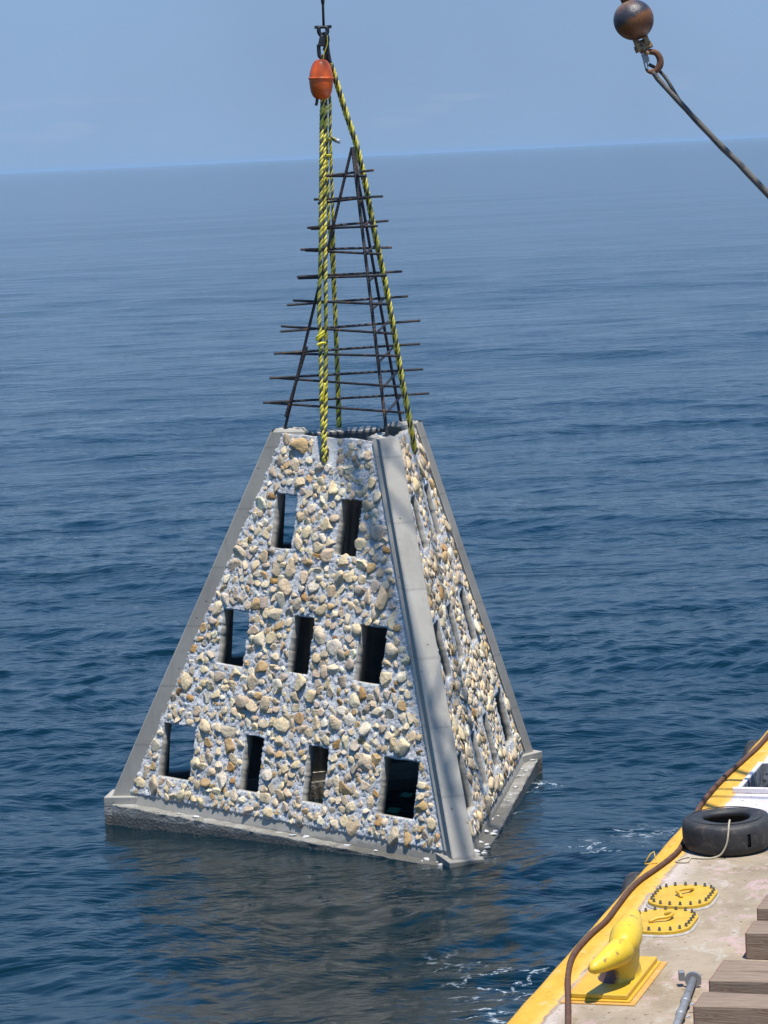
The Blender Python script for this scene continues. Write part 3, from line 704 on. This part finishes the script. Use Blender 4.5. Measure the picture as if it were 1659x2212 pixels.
# headache ball, hook and the grey sling on the right
hb_ = empty("crane_ball", (2.579, 28.8, 9.247)); hb_.rotation_euler = (0, math.radians(-18), 0)
tag(hb_, "round rusty steel crane weight with an open hook below it", "crane ball")
def ball_mat():
    mt, N, L, P = newmat("rusty_ball_with_sheen"); co = objco(N); sx = N.new("ShaderNodeSeparateXYZ"); L.new(co, sx.inputs[0])
    nz = noise(N, L, 9, 6, .65, co, .4)
    h = mathn(N, L, 'ADD', sx.outputs[2], mathn(N, L, 'MULTIPLY', mathn(N, L, 'SUBTRACT', nz.outputs[0], .5), .10))
    h = mathn(N, L, 'ADD', h, mathn(N, L, 'MULTIPLY', sx.outputs[0], -.25))
    r = ramp(N, L, mathn(N, L, 'ADD', mathn(N, L, 'MULTIPLY', h, 2.6), .5), [(.0, (.09, .035, .018)), (.30, (.14, .055, .02)), (.50, (.22, .085, .02)), (.62, (.045, .038, .042)), (.80, (.055, .05, .052)), (.9, (.16, .09, .07)), (1., (.28, .2, .12))])  # rust and paint tones by height; the grey middle band is a painted sheen
    f = noise(N, L, 50, 5, .7, co); c = mix(N, L, .5, r.outputs[0], ramp(N, L, f.outputs[0], [(.3, .35), (.6, 1.)]).outputs[0], 'MULTIPLY')
    L.new(c, P.inputs["Base Color"]); P.inputs["Roughness"].default_value = .36; P.inputs["Metallic"].default_value = .2
    L.new(bump(N, L, f.outputs[0], .6, .008), P.inputs["Normal"]); return mt
M_ball = ball_mat()
M_ybr = simple("worn_yellow_steel", (.30, .19, .07), (.38, .26, .10), 12, .6, .5, .005, 0, 60, (.14, .07, .04), .5)
mb = MB(); pr = [(.012, .19)] + [(.191 * math.sin(a), .191 * math.cos(a)) for a in np.linspace(.12, math.pi - .12, 30)] + [(.012, -.19)]
V, F = lathe(pr, 44); mb.add(V, F); mb.build("ball", M_ball, hb_, True)
mb = MB(); V, F = lathe([(.0, .17), (.05, .18), (.055, .22), (.035, .25), (.018, .27), (.018, .4), (.0, .4)], 20); mb.add(V, F); mb.build("top_swivel", M_rust, hb_, True)
mb = MB(); V, F = tubegeo([(0, 0, .38), (-.05, 0, 6.0)], .014, 8); mb.add(V, F); mb.build("wire_rope", M_steel, hb_, True)
mb = MB()
for s_ in (-1, 1):
    V, F = boxv(s_ * .046 - .026, s_ * .046 + .026, -.042, .042, -.30, -.15); mb.add(V, F)
mb.build("clevis", M_ybr, hb_, bevel=.012)
mb = MB(); V, F = tubegeo([(-.085, 0, -.272), (.085, 0, -.272)], .032, 12); mb.add(V, F)
V, F = lathe([(.004, -.33), (.045, -.325), (.05, -.29), (.035, -.25), (.03, -.2), (.004, -.2)], 16); mb.add(V, F); mb.build("swivel", M_ybr, hb_, True)
mb = MB(); V, F = lathe([(.002, .022), (.016, .018), (.023, .006), (.023, -.006), (.016, -.018), (.002, -.022)], 14, c=(.012, -.04, -.335)); mb.add(V, F); mb.build("grease_cap", M_ybr, hb_, True)
mb = MB(); HK = [(.0, 0, -.32), (.045, 0, -.335), (.092, 0, -.365), (.108, 0, -.42), (.095, 0, -.475), (.05, 0, -.515), (0, 0, -.52), (-.035, 0, -.50), (-.05, 0, -.47)]
V, F = tubegeo(spline(HK, 40), np.interp(np.linspace(0, 1, 40), [0, .3, .6, .85, 1], [.026, .030, .034, .024, .010]), 12, 1.0); mb.add(V, F); mb.build("hook", M_rust, hb_, True)
mb = MB()
for s_ in (-1, 1):
    V, F = tubegeo([(-.018 + s_ * .018, -.02, -.33), (-.04 + s_ * .012, -.015, -.47)], .008, 6); mb.add(V, F)
V, F = boxv(-.045, .012, -.026, .02, -.42, -.33); mb.add(V, F)
mb.build("latch", M_pipe, hb_, bevel=.004)
sg = [(2.742, 28.8, 8.755), (2.80, 28.8, 8.67), (2.94, 28.75, 8.50), (3.13, 28.7, 8.275), (3.345, 28.65, 8.03), (3.525, 28.6, 7.835), (3.70, 28.55, 7.63), (4.10, 28.5, 7.20), (5.6, 28.2, 5.7), (7.6, 27.8, 3.9)]
mb = MB(); org = np.array(sg[0]); P_ = spline(np.array(sg) - org, 160)
jj = np.cumsum(np.random.default_rng(3).normal(0, .0006, (160, 3)), 0); P_ = P_ + jj
V, F = tubegeo(P_, np.interp(np.arange(160), [0, 20, 60, 160], [.030, .038, .046, .052]) + .0015 * np.sin(np.arange(160) * .9), 10, .8); mb.add(V, F)
wsl = mb.build("grey_sling", M_web, None, True); wsl.location = tuple(org); tag(wsl, "taut worn grey fabric sling running from the rusty hook down past the right edge", "lifting sling")
mb = MB(); V, F = tubegeo(spline([(-.03, .04, .07), (.05, .05, .02), (.13, .05, -.07), (.24, .03, -.27), (.33, .0, -.40)], 20), .017, 8); mb.add(V, F); mb.build("eye_loop", M_web, wsl, True)

# ------------------------------------------------------------------ barge
HD = 1.62; AZ = math.atan(.315)
barge = empty("deck_barge", (.683, 21.839, HD), -AZ)
tag(barge, "flat work barge with a worn tan deck and yellow painted edge", "barge")
ca, sa = math.cos(AZ), math.sin(AZ)
def tl(x, y): dx, dy = x - .683, y - 21.839; return (dx * ca - dy * sa, dx * sa + dy * ca)   # world -> barge frame
def deck_mat():
    mt, N, L, P = newmat("worn_painted_deck"); co = objco(N); sx = N.new("ShaderNodeSeparateXYZ"); L.new(co, sx.inputs[0])
    def mpn(s, sc_, d=6, r=.65, ds=.5):
        x = N.new("ShaderNodeMapping"); L.new(co, x.inputs[0]); x.inputs["Scale"].default_value = s; return noise(N, L, sc_, d, r, x.outputs[0], ds)
    a = mpn((1, 1, 1), 1.3); b = mpn((1, .55, 1), 4.5); f = noise(N, L, 55, 6, .7, co); e = mpn((1, 1, 1), 3.0, 6, .7)
    c = mix(N, L, ramp(N, L, a.outputs[0], [(.36, 0.), (.62, 1.)]).outputs[0], (.255, .195, .125), (.370, .295, .205))
    c = mix(N, L, ramp(N, L, b.outputs[0], [(.54, 0.), (.66, .65)]).outputs[0], c, (.47, .42, .35))
    pk = mpn((1, .7, 1), 2.6, 6, .7, .8)
    c = mix(N, L, ramp(N, L, pk.outputs[0], [(.58, 0.), (.70, .45)]).outputs[0], c, (.48, .29, .24))
    dk = mpn((1, .8, 1), 7, 6, .7, .6); c = mix(N, L, ramp(N, L, dk.outputs[0], [(.60, 0.), (.72, .6)]).outputs[0], c, (.22, .17, .12))
    # whiter newer paint by the open hatch
    wy = mathn(N, L, 'ADD', sx.outputs[1], mathn(N, L, 'MULTIPLY', e.outputs[0], 1.2)); wr = ramp(N, L, mathn(N, L, 'MULTIPLY', wy, .1), [(.62, 0.), (.70, .85)])
    c = mix(N, L, wr.outputs[0], c, (.58, .545, .54))
    c = mix(N, L, mathn(N, L, 'MULTIPLY', ramp(N, L, pk.outputs[0], [(.55, 0.), (.60, 1.)]).outputs[0], ramp(N, L, wy, [(0., 0.), (1., .5)]).outputs[0]), c, (.5, .33, .33))
    # whitish scuffed strip just inside the yellow
    xx = mathn(N, L, 'ADD', sx.outputs[0], mathn(N, L, 'MULTIPLY', mathn(N, L, 'SUBTRACT', e.outputs[0], .5), .14))
    c = mix(N, L, ramp(N, L, xx, [(.30, 0.), (.33, .55), (.40, .35), (.52, 0.)]).outputs[0], c, (.62, .52, .47))
    # yellow edge paint, orange where thin
    yw = mix(N, L, ramp(N, L, b.outputs[0], [(.4, 0.), (.6, 1.)]).outputs[0], (.60, .315, .030), (.66, .37, .045))
    yw = mix(N, L, ramp(N, L, dk.outputs[0], [(.56, 0.), (.64, .8)]).outputs[0], yw, (.62, .42, .16))
    yw = mix(N, L, ramp(N, L, xx, [(.20, 0.), (.27, .75)]).outputs[0], yw, (.85, .42, .11))
    c = mix(N, L, ramp(N, L, xx, [(.272, 1.), (.292, 0.)]).outputs[0], c, yw)
    ch_ = mpn((1, 1, 1), 16, 5, .7, .3); c = mix(N, L, ramp(N, L, ch_.outputs[0], [(.61, 0.), (.645, .9)]).outputs[0], c, (.16, .09, .05))
    c = mix(N, L, .28, c, ramp(N, L, f.outputs[0], [(.3, .4), (.6, 1.)]).outputs[0], 'MULTIPLY')
    L.new(c, P.inputs["Base Color"]); P.inputs["Roughness"].default_value = .75; P.inputs["Specular IOR Level"].default_value = .35
    hh = mathn(N, L, 'ADD', f.outputs[0], mathn(N, L, 'MULTIPLY', dk.outputs[0], .8)); L.new(bump(N, L, hh, .5, .008), P.inputs["Normal"])
    return mt
M_deck = deck_mat()
M_hull = simple("hull_paint", (.05, .045, .045), (.12, .07, .05), 2, .7, .5, .01, 0, 30, (.22, .10, .05), .58)
# open hatch in barge frame
hx0, hy0 = tl(3.40, 29.46); hx1 = hx0 + 1.25; hy1 = hy0 + 1.34; hx0 += .0
L0, L1, WX = -13.0, 24.0, 13.0
mb = MB(); ys = [L0, hy0, hy1, L1]; xs = [.10, hx0, hx1, WX]
def dense(a, b, n): return list(np.linspace(a, b, n))
for i in range(3):
    for j in range(3):
        if i == 1 and j == 1: continue
        mb.add([(xs[i], ys[j], 0), (xs[i + 1], ys[j], 0), (xs[i + 1], ys[j + 1], 0), (xs[i], ys[j + 1], 0)], [(0, 1, 2, 3)])
mb.build("deck", M_deck, barge)
# gunwale: rounded dented edge, then the hull side
mb = MB(); V = []; yy = np.linspace(L0, L1, 500); pf = [(.10, 0.0), (.070, -.004), (.045, -.010), (.022, -.024), (.006, -.048), (.0, -.10), (.0, -.28)]
for y in yy:
    dn = .010 * float(fbm(np.array([y * .9]), np.array([3.3]), 4, 4)[0]) + .004 * math.sin(y * 7.1)
    for q, (x, z) in enumerate(pf): V.append((x + (dn if q > 0 else 0) * min(1, q / 2), y, z + (dn * .5 if 0 < q < 5 else 0)))
m_ = len(pf); mb.add(V, [(i * m_ + j, (i + 1) * m_ + j, (i + 1) * m_ + j + 1, i * m_ + j + 1) for i in range(len(yy) - 1) for j in range(m_ - 1)])
mb.build("gunwale", M_deck, barge, True)
mb = MB(); mb.add([(.012, L0, -.27), (.012, L1, -.27), (.012, L1, -3), (.012, L0, -3)], [(0, 1, 2, 3)][::1]); mb.add([(.012, L1, 0), (WX, L1, 0), (WX, L1, -3), (.012, L1, -3)], [(0, 1, 2, 3)])
mb.add([(.012, L0, 0), (WX, L0, 0), (WX, L0, -3), (.012, L0, -3)], [(3, 2, 1, 0)]); mb.add([(WX, L0, 0), (WX, L1, 0), (WX, L1, -3), (WX, L0, -3)], [(0, 3, 2, 1)])
mb.build("hull_side", M_hull, barge)
M_hold = simple("grimy_shaded_hold_paint", (.10, .10, .105), (.30, .31, .33), 3, .8, .3, .01, 0, 30, (.04, .04, .042), .5)  # grimy paint, with the well's shade also darkened into the colour
mb = MB(); t = .004
mb.add([(hx0, hy0, 0), (hx1, hy0, 0), (hx1, hy1, 0), (hx0, hy1, 0), (hx0, hy0, -1.5), (hx1, hy0, -1.5), (hx1, hy1, -1.5), (hx0, hy1, -1.5)], [(0, 1, 5, 4), (1, 2, 6, 5), (2, 3, 7, 6), (3, 0, 4, 7), (4, 5, 6, 7)])
mb.build("hatch_well", M_hold, barge)
M_wht = simple("white_deck_paint", (.62, .56, .56), (.72, .69, .69), 4, .7, .4, .006, 0, 40, (.48, .30, .30), .62)
mb = MB()
for bx in ((hx0 - .05, hx1 + .05, hy0 - .06, hy0, .002, .055), (hx0 - .045, hx0, hy0 + .002, hy1, .002, .02), (hx0 - .05, hx1 + .05, hy1, hy1 + .04, .002, .02)):
    V, F = boxv(*bx); mb.add(V, F)
mb.build("hatch_coaming", M_wht, barge, bevel=.006)

# manhole covers
M_bead = simple("pale_sealant", (.34, .31, .27), (.47, .44, .40), 14, .8, .5, .006, 0, 60, (.35, .28, .2), .6)
def manhole(cx, cy, label, rot, hflip):
    o = empty("manhole_cover", (cx, cy, HD), rot); tag(o, label, "manhole cover", "yellow bolted manhole covers on the barge deck")
    def oval(hx, hy, r_):
        out = []
        for (sx_, sy_, a0) in ((1, 1, 0), (-1, 1, 90), (-1, -1, 180), (1, -1, 270)):
            for t_ in range(0, 91, 10):
                a = math.radians(a0 + t_); out.append((sx_ * (hx - r_) + r_ * math.cos(a), sy_ * (hy - r_) + r_ * math.sin(a)))
        return out
    mb = MB(); V, F = prism(oval(.292, .392, .25), 0.002, .016, oval(.280, .380, .24)); mb.add(V, F); mb.build("bead", M_bead, o, bevel=.004)
    mb = MB(); V, F = prism(oval(.272, .372, .235), .010, .044); mb.add(V, F); mb.build("cover_plate", M_yel, o, bevel=.005)
    bp = oval(.240, .340, .205); per = [0]
    P_ = np.array(bp + [bp[0]]); s_ = np.concatenate([[0], np.cumsum(np.linalg.norm(np.diff(P_, axis=0), axis=1))])
    for i in range(22):
        t_ = s_[-1] * (i + .5) / 22; x, y = np.interp(t_, s_, P_[:, 0]), np.interp(t_, s_, P_[:, 1])
        mb = MB(); V, F = lathe([(.0, .0), (.0145, .0), (.0145, .010), (.0105, .011), (.0105, .030), (.0, .030)], 6, c=(x, y, .044)); mb.add(V, F); mb.build("bolt", M_bolt, o)
    HP = [(.05, .19, .05), (.045, .10, .078), (-.01, .04, .085), (-.05, -.01, .080), (-.015, -.06, .075), (.01, -.10, .05)]
    if hflip: HP = [(-.01, .17, .05), (.045, .12, .075), (.075, .06, .082), (.05, -.03, .08), (-.03, -.07, .075), (-.09, -.11, .055)]
    mb = MB(); V, F = tubegeo(spline(HP, 26), .0145, 8); mb.add(V, F); mb.build("handle", M_yel, o, True)
manhole(2.408, 25.27, "oval yellow manhole cover with a ring of bolts, the one farther from the yellow cleat", -AZ, False)
manhole(2.155, 24.47, "oval yellow manhole cover with a ring of bolts, partly behind the yellow cleat", -AZ, True)

# cleat
cl = empty("mooring_cleat", (1.625, 22.82, HD), -AZ); tag(cl, "big yellow mooring cleat with two blunt horns on a welded plate", "mooring cleat")
M_or = simple("thin_orange_paint", (.58, .29, .05), (.60, .33, .09), 8, .7, .4, .005, 0, 40, (.55, .40, .26), .6)
mb = MB(); V, F = boxv(-.285, .290, -.63, .60, .002, .010); mb.add(V, F); mb.build("paint_patch", M_or, cl)
mb = MB(); V, F = boxv(-.245, .245, -.585, .565, .008, .026); mb.add(V, F); mb.build("weld_plate", M_yel, cl, bevel=.006)
mb = MB(); V, F = boxv(-.22, .22, -.56, .545, .024, .066); mb.add(V, F); mb.build("base_plate", M_yel, cl, bevel=.010, seg=3)
def cleat_mat():
    mt, N, L, P = newmat("cleat_paint"); co = objco(N)
    a = noise(N, L, 4, 5, .6, co); c = mix(N, L, ramp(N, L, a.outputs[0], [(.35, 0.), (.65, 1.)]).outputs[0], (.62, .40, .02), (.70, .48, .03))
    b = noise(N, L, 13, 6, .7, co, .3); c = mix(N, L, ramp(N, L, b.outputs[0], [(.61, 0.), (.635, 1.)]).outputs[0], c, (.30, .17, .05))
    d = N.new("ShaderNodeVectorMath"); d.operation = 'DISTANCE'; L.new(co, d.inputs[0]); d.inputs[1].default_value = (-.03, -.20, .11)
    dd = mathn(N, L, 'ADD', d.outputs[1], mathn(N, L, 'MULTIPLY', b.outputs[0], -.14))
    c = mix(N, L, ramp(N, L, dd, [(.03, 1.), (.075, 0.)]).outputs[0], c, (.10, .045, .025))
    L.new(c, P.inputs["Base Color"]); P.inputs["Roughness"].default_value = .42
    f = noise(N, L, 22, 5, .6, co); L.new(bump(N, L, f.outputs[0], .4, .010), P.inputs["Normal"]); return mt
M_cleat = cleat_mat()
def loft(mb, rings, seg=28):
    V = []; n = len(rings)
    for (c, ax, ay, u, v) in rings:
        c = np.array(c, float); u = np.array(u, float); v = np.array(v, float)
        for j in range(seg):
            a = 2 * math.pi * j / seg; V.append(tuple(c + u * ax * math.cos(a) + v * ay * math.sin(a)))
    F = [(i * seg + j, i * seg + (j + 1) % seg, (i + 1) * seg + (j + 1) % seg, (i + 1) * seg + j) for i in range(n - 1) for j in range(seg)]
    F += [tuple(range(seg))[::-1], tuple((n - 1) * seg + j for j in range(seg))]; mb.add(V, F)
X_, Y_, Z_ = (1, 0, 0), (0, 1, 0), (0, 0, 1)
def horn(name, pts, rs, n=34):
    P_ = spline(pts, n); d = np.concatenate([[0], np.cumsum(np.linalg.norm(np.diff(P_, axis=0), axis=1))]); Q = np.asarray(pts, float)
    dq = np.concatenate([[0], np.cumsum(np.linalg.norm(np.diff(Q, axis=0), axis=1))]); r_ = np.interp(d / d[-1], dq / dq[-1], rs)
    e = d[-1] - d; rt_ = rs[-1]; k = e < rt_; r_[k] = rt_ * np.sqrt(np.clip(1 - (1 - e[k] / rt_) ** 2, .02, 1))
    mb = MB(); V, F = tubegeo(P_, r_, 28); mb.add(V, F); return mb.build(name, M_cleat, cl, True)
horn("horn", [(.13, -.16, .33), (.12, -.30, .335), (.085, -.43, .325), (.03, -.56, .305), (-.03, -.69, .285)], [.075, .106, .096, .070, .038], 40)
horn("horn", [(.125, -.34, .31), (.122, -.22, .355), (.11, -.05, .38), (.095, .14, .395), (.080, .32, .42), (.070, .46, .445)], [.058, .112, .126, .108, .074, .038], 40)
mb = MB()
loft(mb, [((x, y, z), ax, ay, X_, Y_) for x, y, z, ax, ay in ((.03, .03, .060, .175, .33), (.034, .025, .070, .155, .30), (.045, .01, .10, .150, .265), (.06, -.01, .15, .128, .23), (.078, -.03, .21, .120, .22), (.092, -.05, .28, .114, .21), (.105, -.07, .34, .098, .18), (.112, -.08, .38, .05, .11))], 36)
mb.build("pedestal", M_cleat, cl, True)

# wire rope lying on the deck
CB = [(1.02, 19.2), (1.10, 20.6), (1.183, 21.695), (1.229, 22.386), (1.27, 23.0), (1.352, 23.588), (1.515, 24.138), (1.691, 24.6), (1.83, 25.088), (1.956, 25.538), (2.095, 25.94), (2.283, 26.345), (2.44, 26.704), (2.571, 27.079), (2.72, 27.75), (2.859, 28.445), (3.064, 29.247), (3.33, 30.084), (3.591, 30.796), (3.863, 31.541), (4.10, 32.3), (4.5, 33.6), (5.0, 35.2)]
mb = MB(); org = np.array((CB[2][0], CB[2][1], HD)); pts = np.array([(x, y, HD + .024) for x, y in CB]) - org; ropegeo(mb, pts, .0235, .075, 6, (0, 0, 0))
o = mb.build("wire_rope", M_wire, None, True); o.location = tuple(org); tag(o, "thick rust-brown wire rope snaking along the yellow deck edge", "wire rope")

# tyre lying on the deck
def tyre(name, loc, rot, Ro, Ri, Wd, label, group=None, cut=False):
    o = empty(name, loc); o.rotation_euler = rot; tag(o, label, "tyre", group)
    pr = []
    h2 = Wd / 2
    pr = [(Ri, -h2 * .62), (Ri * 1.02, -h2 * .86), (Ri * 1.10, -h2 * .95), (Ri + (Ro - Ri) * .5, -h2 * 1.0), (Ro * .93, -h2 * .90), (Ro * .985, -h2 * .72), (Ro, -h2 * .4), (Ro * 1.003, 0), (Ro, h2 * .4), (Ro * .985, h2 * .72), (Ro * .93, h2 * .90), (Ri + (Ro - Ri) * .5, h2 * 1.0), (Ri * 1.10, h2 * .95), (Ri * 1.02, h2 * .86), (Ri, h2 * .62),
          (Ri * 1.08, h2 * .6), (Ri + (Ro - Ri) * .5, h2 * .82), (Ro * .90, h2 * .72), (Ro * .95, 0), (Ro * .90, -h2 * .72), (Ri + (Ro - Ri) * .5, -h2 * .82), (Ri * 1.08, -h2 * .6), (Ri, -h2 * .62)]
    V, F = lathe(pr, 72); V = np.array(V)
    V[:, 2] += .006 * np.sin(np.arctan2(V[:, 1], V[:, 0]) * 2 + 1); rr = 1 + .012 * np.sin(np.arctan2(V[:, 1], V[:, 0]) * 3 + .5); V[:, 0] *= rr; V[:, 1] *= rr
    if cut:
        Fn = []
        for f in F:
            c = V[list(f)].mean(0); a = math.atan2(c[1], c[0]); r_ = math.hypot(c[0], c[1])
            if r_ > Ro * .93 and abs(a - math.radians(-67)) < .075 and -.045 < c[2] < .035: continue
            Fn.append(f)
        F = Fn
    mb = MB(); mb.add(V.tolist(), F); mb.build("casing", M_rub, o, True)
    mb = MB()
    for z, r_ in ((h2 * .93, Ri + (Ro - Ri) * .22), (h2 * 1.0, Ri + (Ro - Ri) * .62)):
        V, F = tubegeo([(r_ * math.cos(t_), r_ * math.sin(t_), z) for t_ in np.linspace(0, 2 * math.pi, 60)], .0045, 6); mb.add(V, F)
    mb.build("sidewall_ring", M_rub, o, True)
    return o
ty = tyre("tyre", (3.01, 27.11, HD + .155), (math.radians(1), math.radians(-1.5), 0), .41, .215, .30, "worn black tyre lying flat on the barge deck beside the yellow edge", cut=True)
cp = [(3.02, 27.02, HD + .24), (3.01, 26.86, HD + .315), (2.985, 26.72, HD + .30), (2.97, 26.675, HD + .22), (2.95, 26.67, HD + .13), (2.90, 26.68, HD + .045), (2.832, 26.70, HD + .012), (2.77, 26.70, HD + .010), (2.70, 26.72, HD + .010), (2.637, 26.745, HD + .010), (2.618, 26.694, HD + .010), (2.591, 26.601, HD + .010), (2.543, 26.591, HD + .010), (2.495, 26.62, HD + .010), (2.497, 26.669, HD + .010), (2.579, 26.764, HD + .010), (2.659, 26.79, HD + .010)]
mb = MB(); org = np.array((2.83, 26.70, HD)); V, F = tubegeo(spline(np.array(cp) - org, 120), .0085, 7); mb.add(V, F)
o = mb.build("cord", M_cord, None, True); o.location = tuple(org); tag(o, "thin beige cord looped through the tyre and trailing on the deck", "cord")
# fender tyres on the hull side
def fender(px, py, label):
    x, y = tl(px, py); o = tyre("fender_tyre", (0, 0, 0), (0, math.radians(90), 0), .40, .22, .20, label, "tyre fenders hung on the barge side")
    c = Vector((-.095, y, -.50)); rot = Matrix.Rotation(-AZ, 4, 'Z')
    o.matrix_world = Matrix.Translation(Vector((.683, 21.839, HD)) + (rot @ c)) @ rot @ Matrix.Rotation(math.radians(90), 4, 'Y')
fender(2.02, 26.75, "black tyre fender showing over the barge edge near the manhole covers")
fender(3.93, 32.5, "black tyre fender peeking over the far barge edge beside the open hatch")

# timbers
def timber(pts_fl, depth, length, label, ht=.216, hole=False, red=True):
    x, y = pts_fl; o = empty("timber", (x, y, HD), -AZ); tag(o, label, "timber", "heavy timbers stacked on the barge deck")
    mb = MB(); n = 14; V = []
    xs_ = np.linspace(.006, length, n)
    for q, X in enumerate(xs_):
        for (Y, Zq) in ((0, .002), (depth, .002), (depth, ht), (0, ht)):
            V.append((X, Y + .004 * math.sin(X * 3 + Y * 9), Zq + (.004 * math.sin(X * 2.3 + Y * 5) if Zq > .1 else 0)))
    F = [(i * 4 + j, i * 4 + (j + 1) % 4, (i + 1) * 4 + (j + 1) % 4, (i + 1) * 4 + j) for i in range(n - 1) for j in range(4)]
    F = [f[::-1] for f in F] + [(0, 1, 2, 3), tuple((n - 1) * 4 + j for j in (3, 2, 1, 0))]; mb.add(V, F)
    mb.build("beam", M_wood, o, bevel=.007)
    mb = MB(); V, F = boxv(0, .0065, .006, depth - .006, .01, ht - .006); mb.add(V, F); mb.build("painted_end", M_redend if red else M_wood, o)
    if hole:
        mb = MB(); V, F = lathe([(.0, -.003), (.030, -.003), (.036, .001), (.030, .004), (.0, .004)], 20, 'y', (.50, 0, .045)); mb.add(V, F); mb.build("bolt_hole_shade", M_dark, o)  # flat dark disc, painted shade in place of a real bored hole
timber((2.890, 24.05), .46, 2.6, "farthest timber baulk from the camera, its end just inside the right edge")
timber((2.700, 23.295), .38, 2.8, "timber baulk with a dark red painted end, second farthest, beside the bolted covers")
timber((2.350, 22.262), .285, 3.0, "timber baulk lying tight behind another one, third farthest from the camera")
timber((2.263, 21.985), .27, 3.0, "timber baulk lying tight in front of another, beside the grey pipe's flange", red=True)
timber((2.075, 21.337), .37, 3.2, "nearest timber baulk, with a dark disc painted as a bolt hole on its front face", hole=True)

# pipe with flange
pp = empty("steel_pipe", (2.205, 22.60, HD)); tag(pp, "grey galvanised pipe with a flanged end lying beside the timbers", "pipe")
p0 = np.array((.0, -.03, .062)); p1 = np.array((-.232, -1.14, .062)); p2 = p1 + (p1 - p0) * .6
dr_ = (p1 - p0) / np.linalg.norm(p1 - p0)
mb = MB(); V, F = tubegeo([p0, p1, p2], .031, 18); mb.add(V, F); mb.build("tube", M_pipe, pp, True)
for s_ in (.52, .86):
    mb = MB(); q = p0 + dr_ * s_; V, F = tubegeo([q, q + dr_ * .02, q + dr_ * .085, q + dr_ * .105], [.032, .038, .038, .032], 18); mb.add(V, F); mb.build("coupling", M_pipe, pp, True)
mb = MB(); V, F = tubegeo([p0 - dr_ * .02, p0 + dr_ * .012], .064, 18); mb.add(V, F)
mb.build("flange", M_pipe, pp, bevel=.003)
mb = MB(); V, F = boxv(-.105, -.060, -.015, .055, .05, .12); mb.add(V, F); mb.build("lug", M_pipe, pp, bevel=.004)
mb = MB(); V, F = boxv(.045, .062, -.04, -.02, .02, .10); mb.add(V, F); mb.build("lug", M_pipe, pp, bevel=.004)
for q, x in ((.70, .05), (1.02, .05)):
    mb = MB(); c = p0 + dr_ * q + np.array([x, 0, .0]); V, F = tubegeo([c, c + np.array([.03, -.005, .012])], .008, 6); mb.add(V, F); mb.build("valve_stub", M_tape, pp)

# bent rod on the edge
mb = MB(); org = np.array((2.25, 26.63, HD)); P_ = np.array([(2.20, 26.62, HD + .008), (2.26, 26.66, HD + .085), (2.295, 26.68, HD + .10), (2.30, 26.66, HD + .06), (2.315, 26.62, HD + .010), (2.26, 26.62, HD + .008), (2.20, 26.60, HD + .008)]) - org
V, F = tubegeo(P_, .0065, 6); mb.add(V, F); o = mb.build("bent_rod", M_yel, None, True); o.location = tuple(org); tag(o, "small bent yellow rod forming a triangle on the deck edge, left of the tyre", "bent rod")

# lattice boom of the crane that holds the hook; above the picture, it dapples the pyramid with shade
bo = empty("crane_boom", (9.5, 16.8, 1.62)); tag(bo, "lattice crane boom reaching up from the barge over the pyramid", "crane boom")
bt = np.array([-.46 - 9.5, 36.7 - 16.8, 25.0 - 1.62]); bl = np.linalg.norm(bt); bd = bt / bl
b1 = np.cross(bd, [0, 0, 1.]); b1 /= np.linalg.norm(b1); b2 = np.cross(b1, bd)
cor = lambda s_, i, j: bd * s_ + b1 * i * .55 + b2 * j * .5
for i in (-1, 1):
    for j in (-1, 1):
        mb = MB(); V, F = tubegeo([cor(0, i, j), cor(bl, i, j)], .042, 8); mb.add(V, F); mb.build("chord", M_ybr, bo)
mb = MB(); nb_ = 24
for q in range(nb_):
    s0, s1 = bl * q / nb_, bl * (q + 1) / nb_; f_ = 1 if q % 2 else -1
    for j in (-1, 1):
        V, F = tubegeo([cor(s0, f_, j), cor(s1, -f_, j)], .03, 6); mb.add(V, F)
        V, F = tubegeo([cor(s0, j, f_), cor(s1, j, -f_)], .03, 6); mb.add(V, F)
mb.build("lacing", M_ybr, bo)

# ------------------------------------------------------------------ haze
mt = bpy.data.materials.new("haze"); mt.use_nodes = True; N = mt.node_tree.nodes; L = mt.node_tree.links
for n in list(N): N.remove(n)
out = N.new("ShaderNodeOutputMaterial"); pv = N.new("ShaderNodeVolumePrincipled")
pv.inputs["Color"].default_value = (.42, .70, 1.0, 1); pv.inputs["Density"].default_value = 1.7e-5; pv.inputs["Anisotropy"].default_value = .1
L.new(pv.outputs[0], out.inputs["Volume"])
mb = MB(); V, F = boxv(-43000, 43000, -43000, 43000, -4, 26); mb.add(V, F); hz = mb.build("haze", mt, None); tag(hz, kind='stuff')
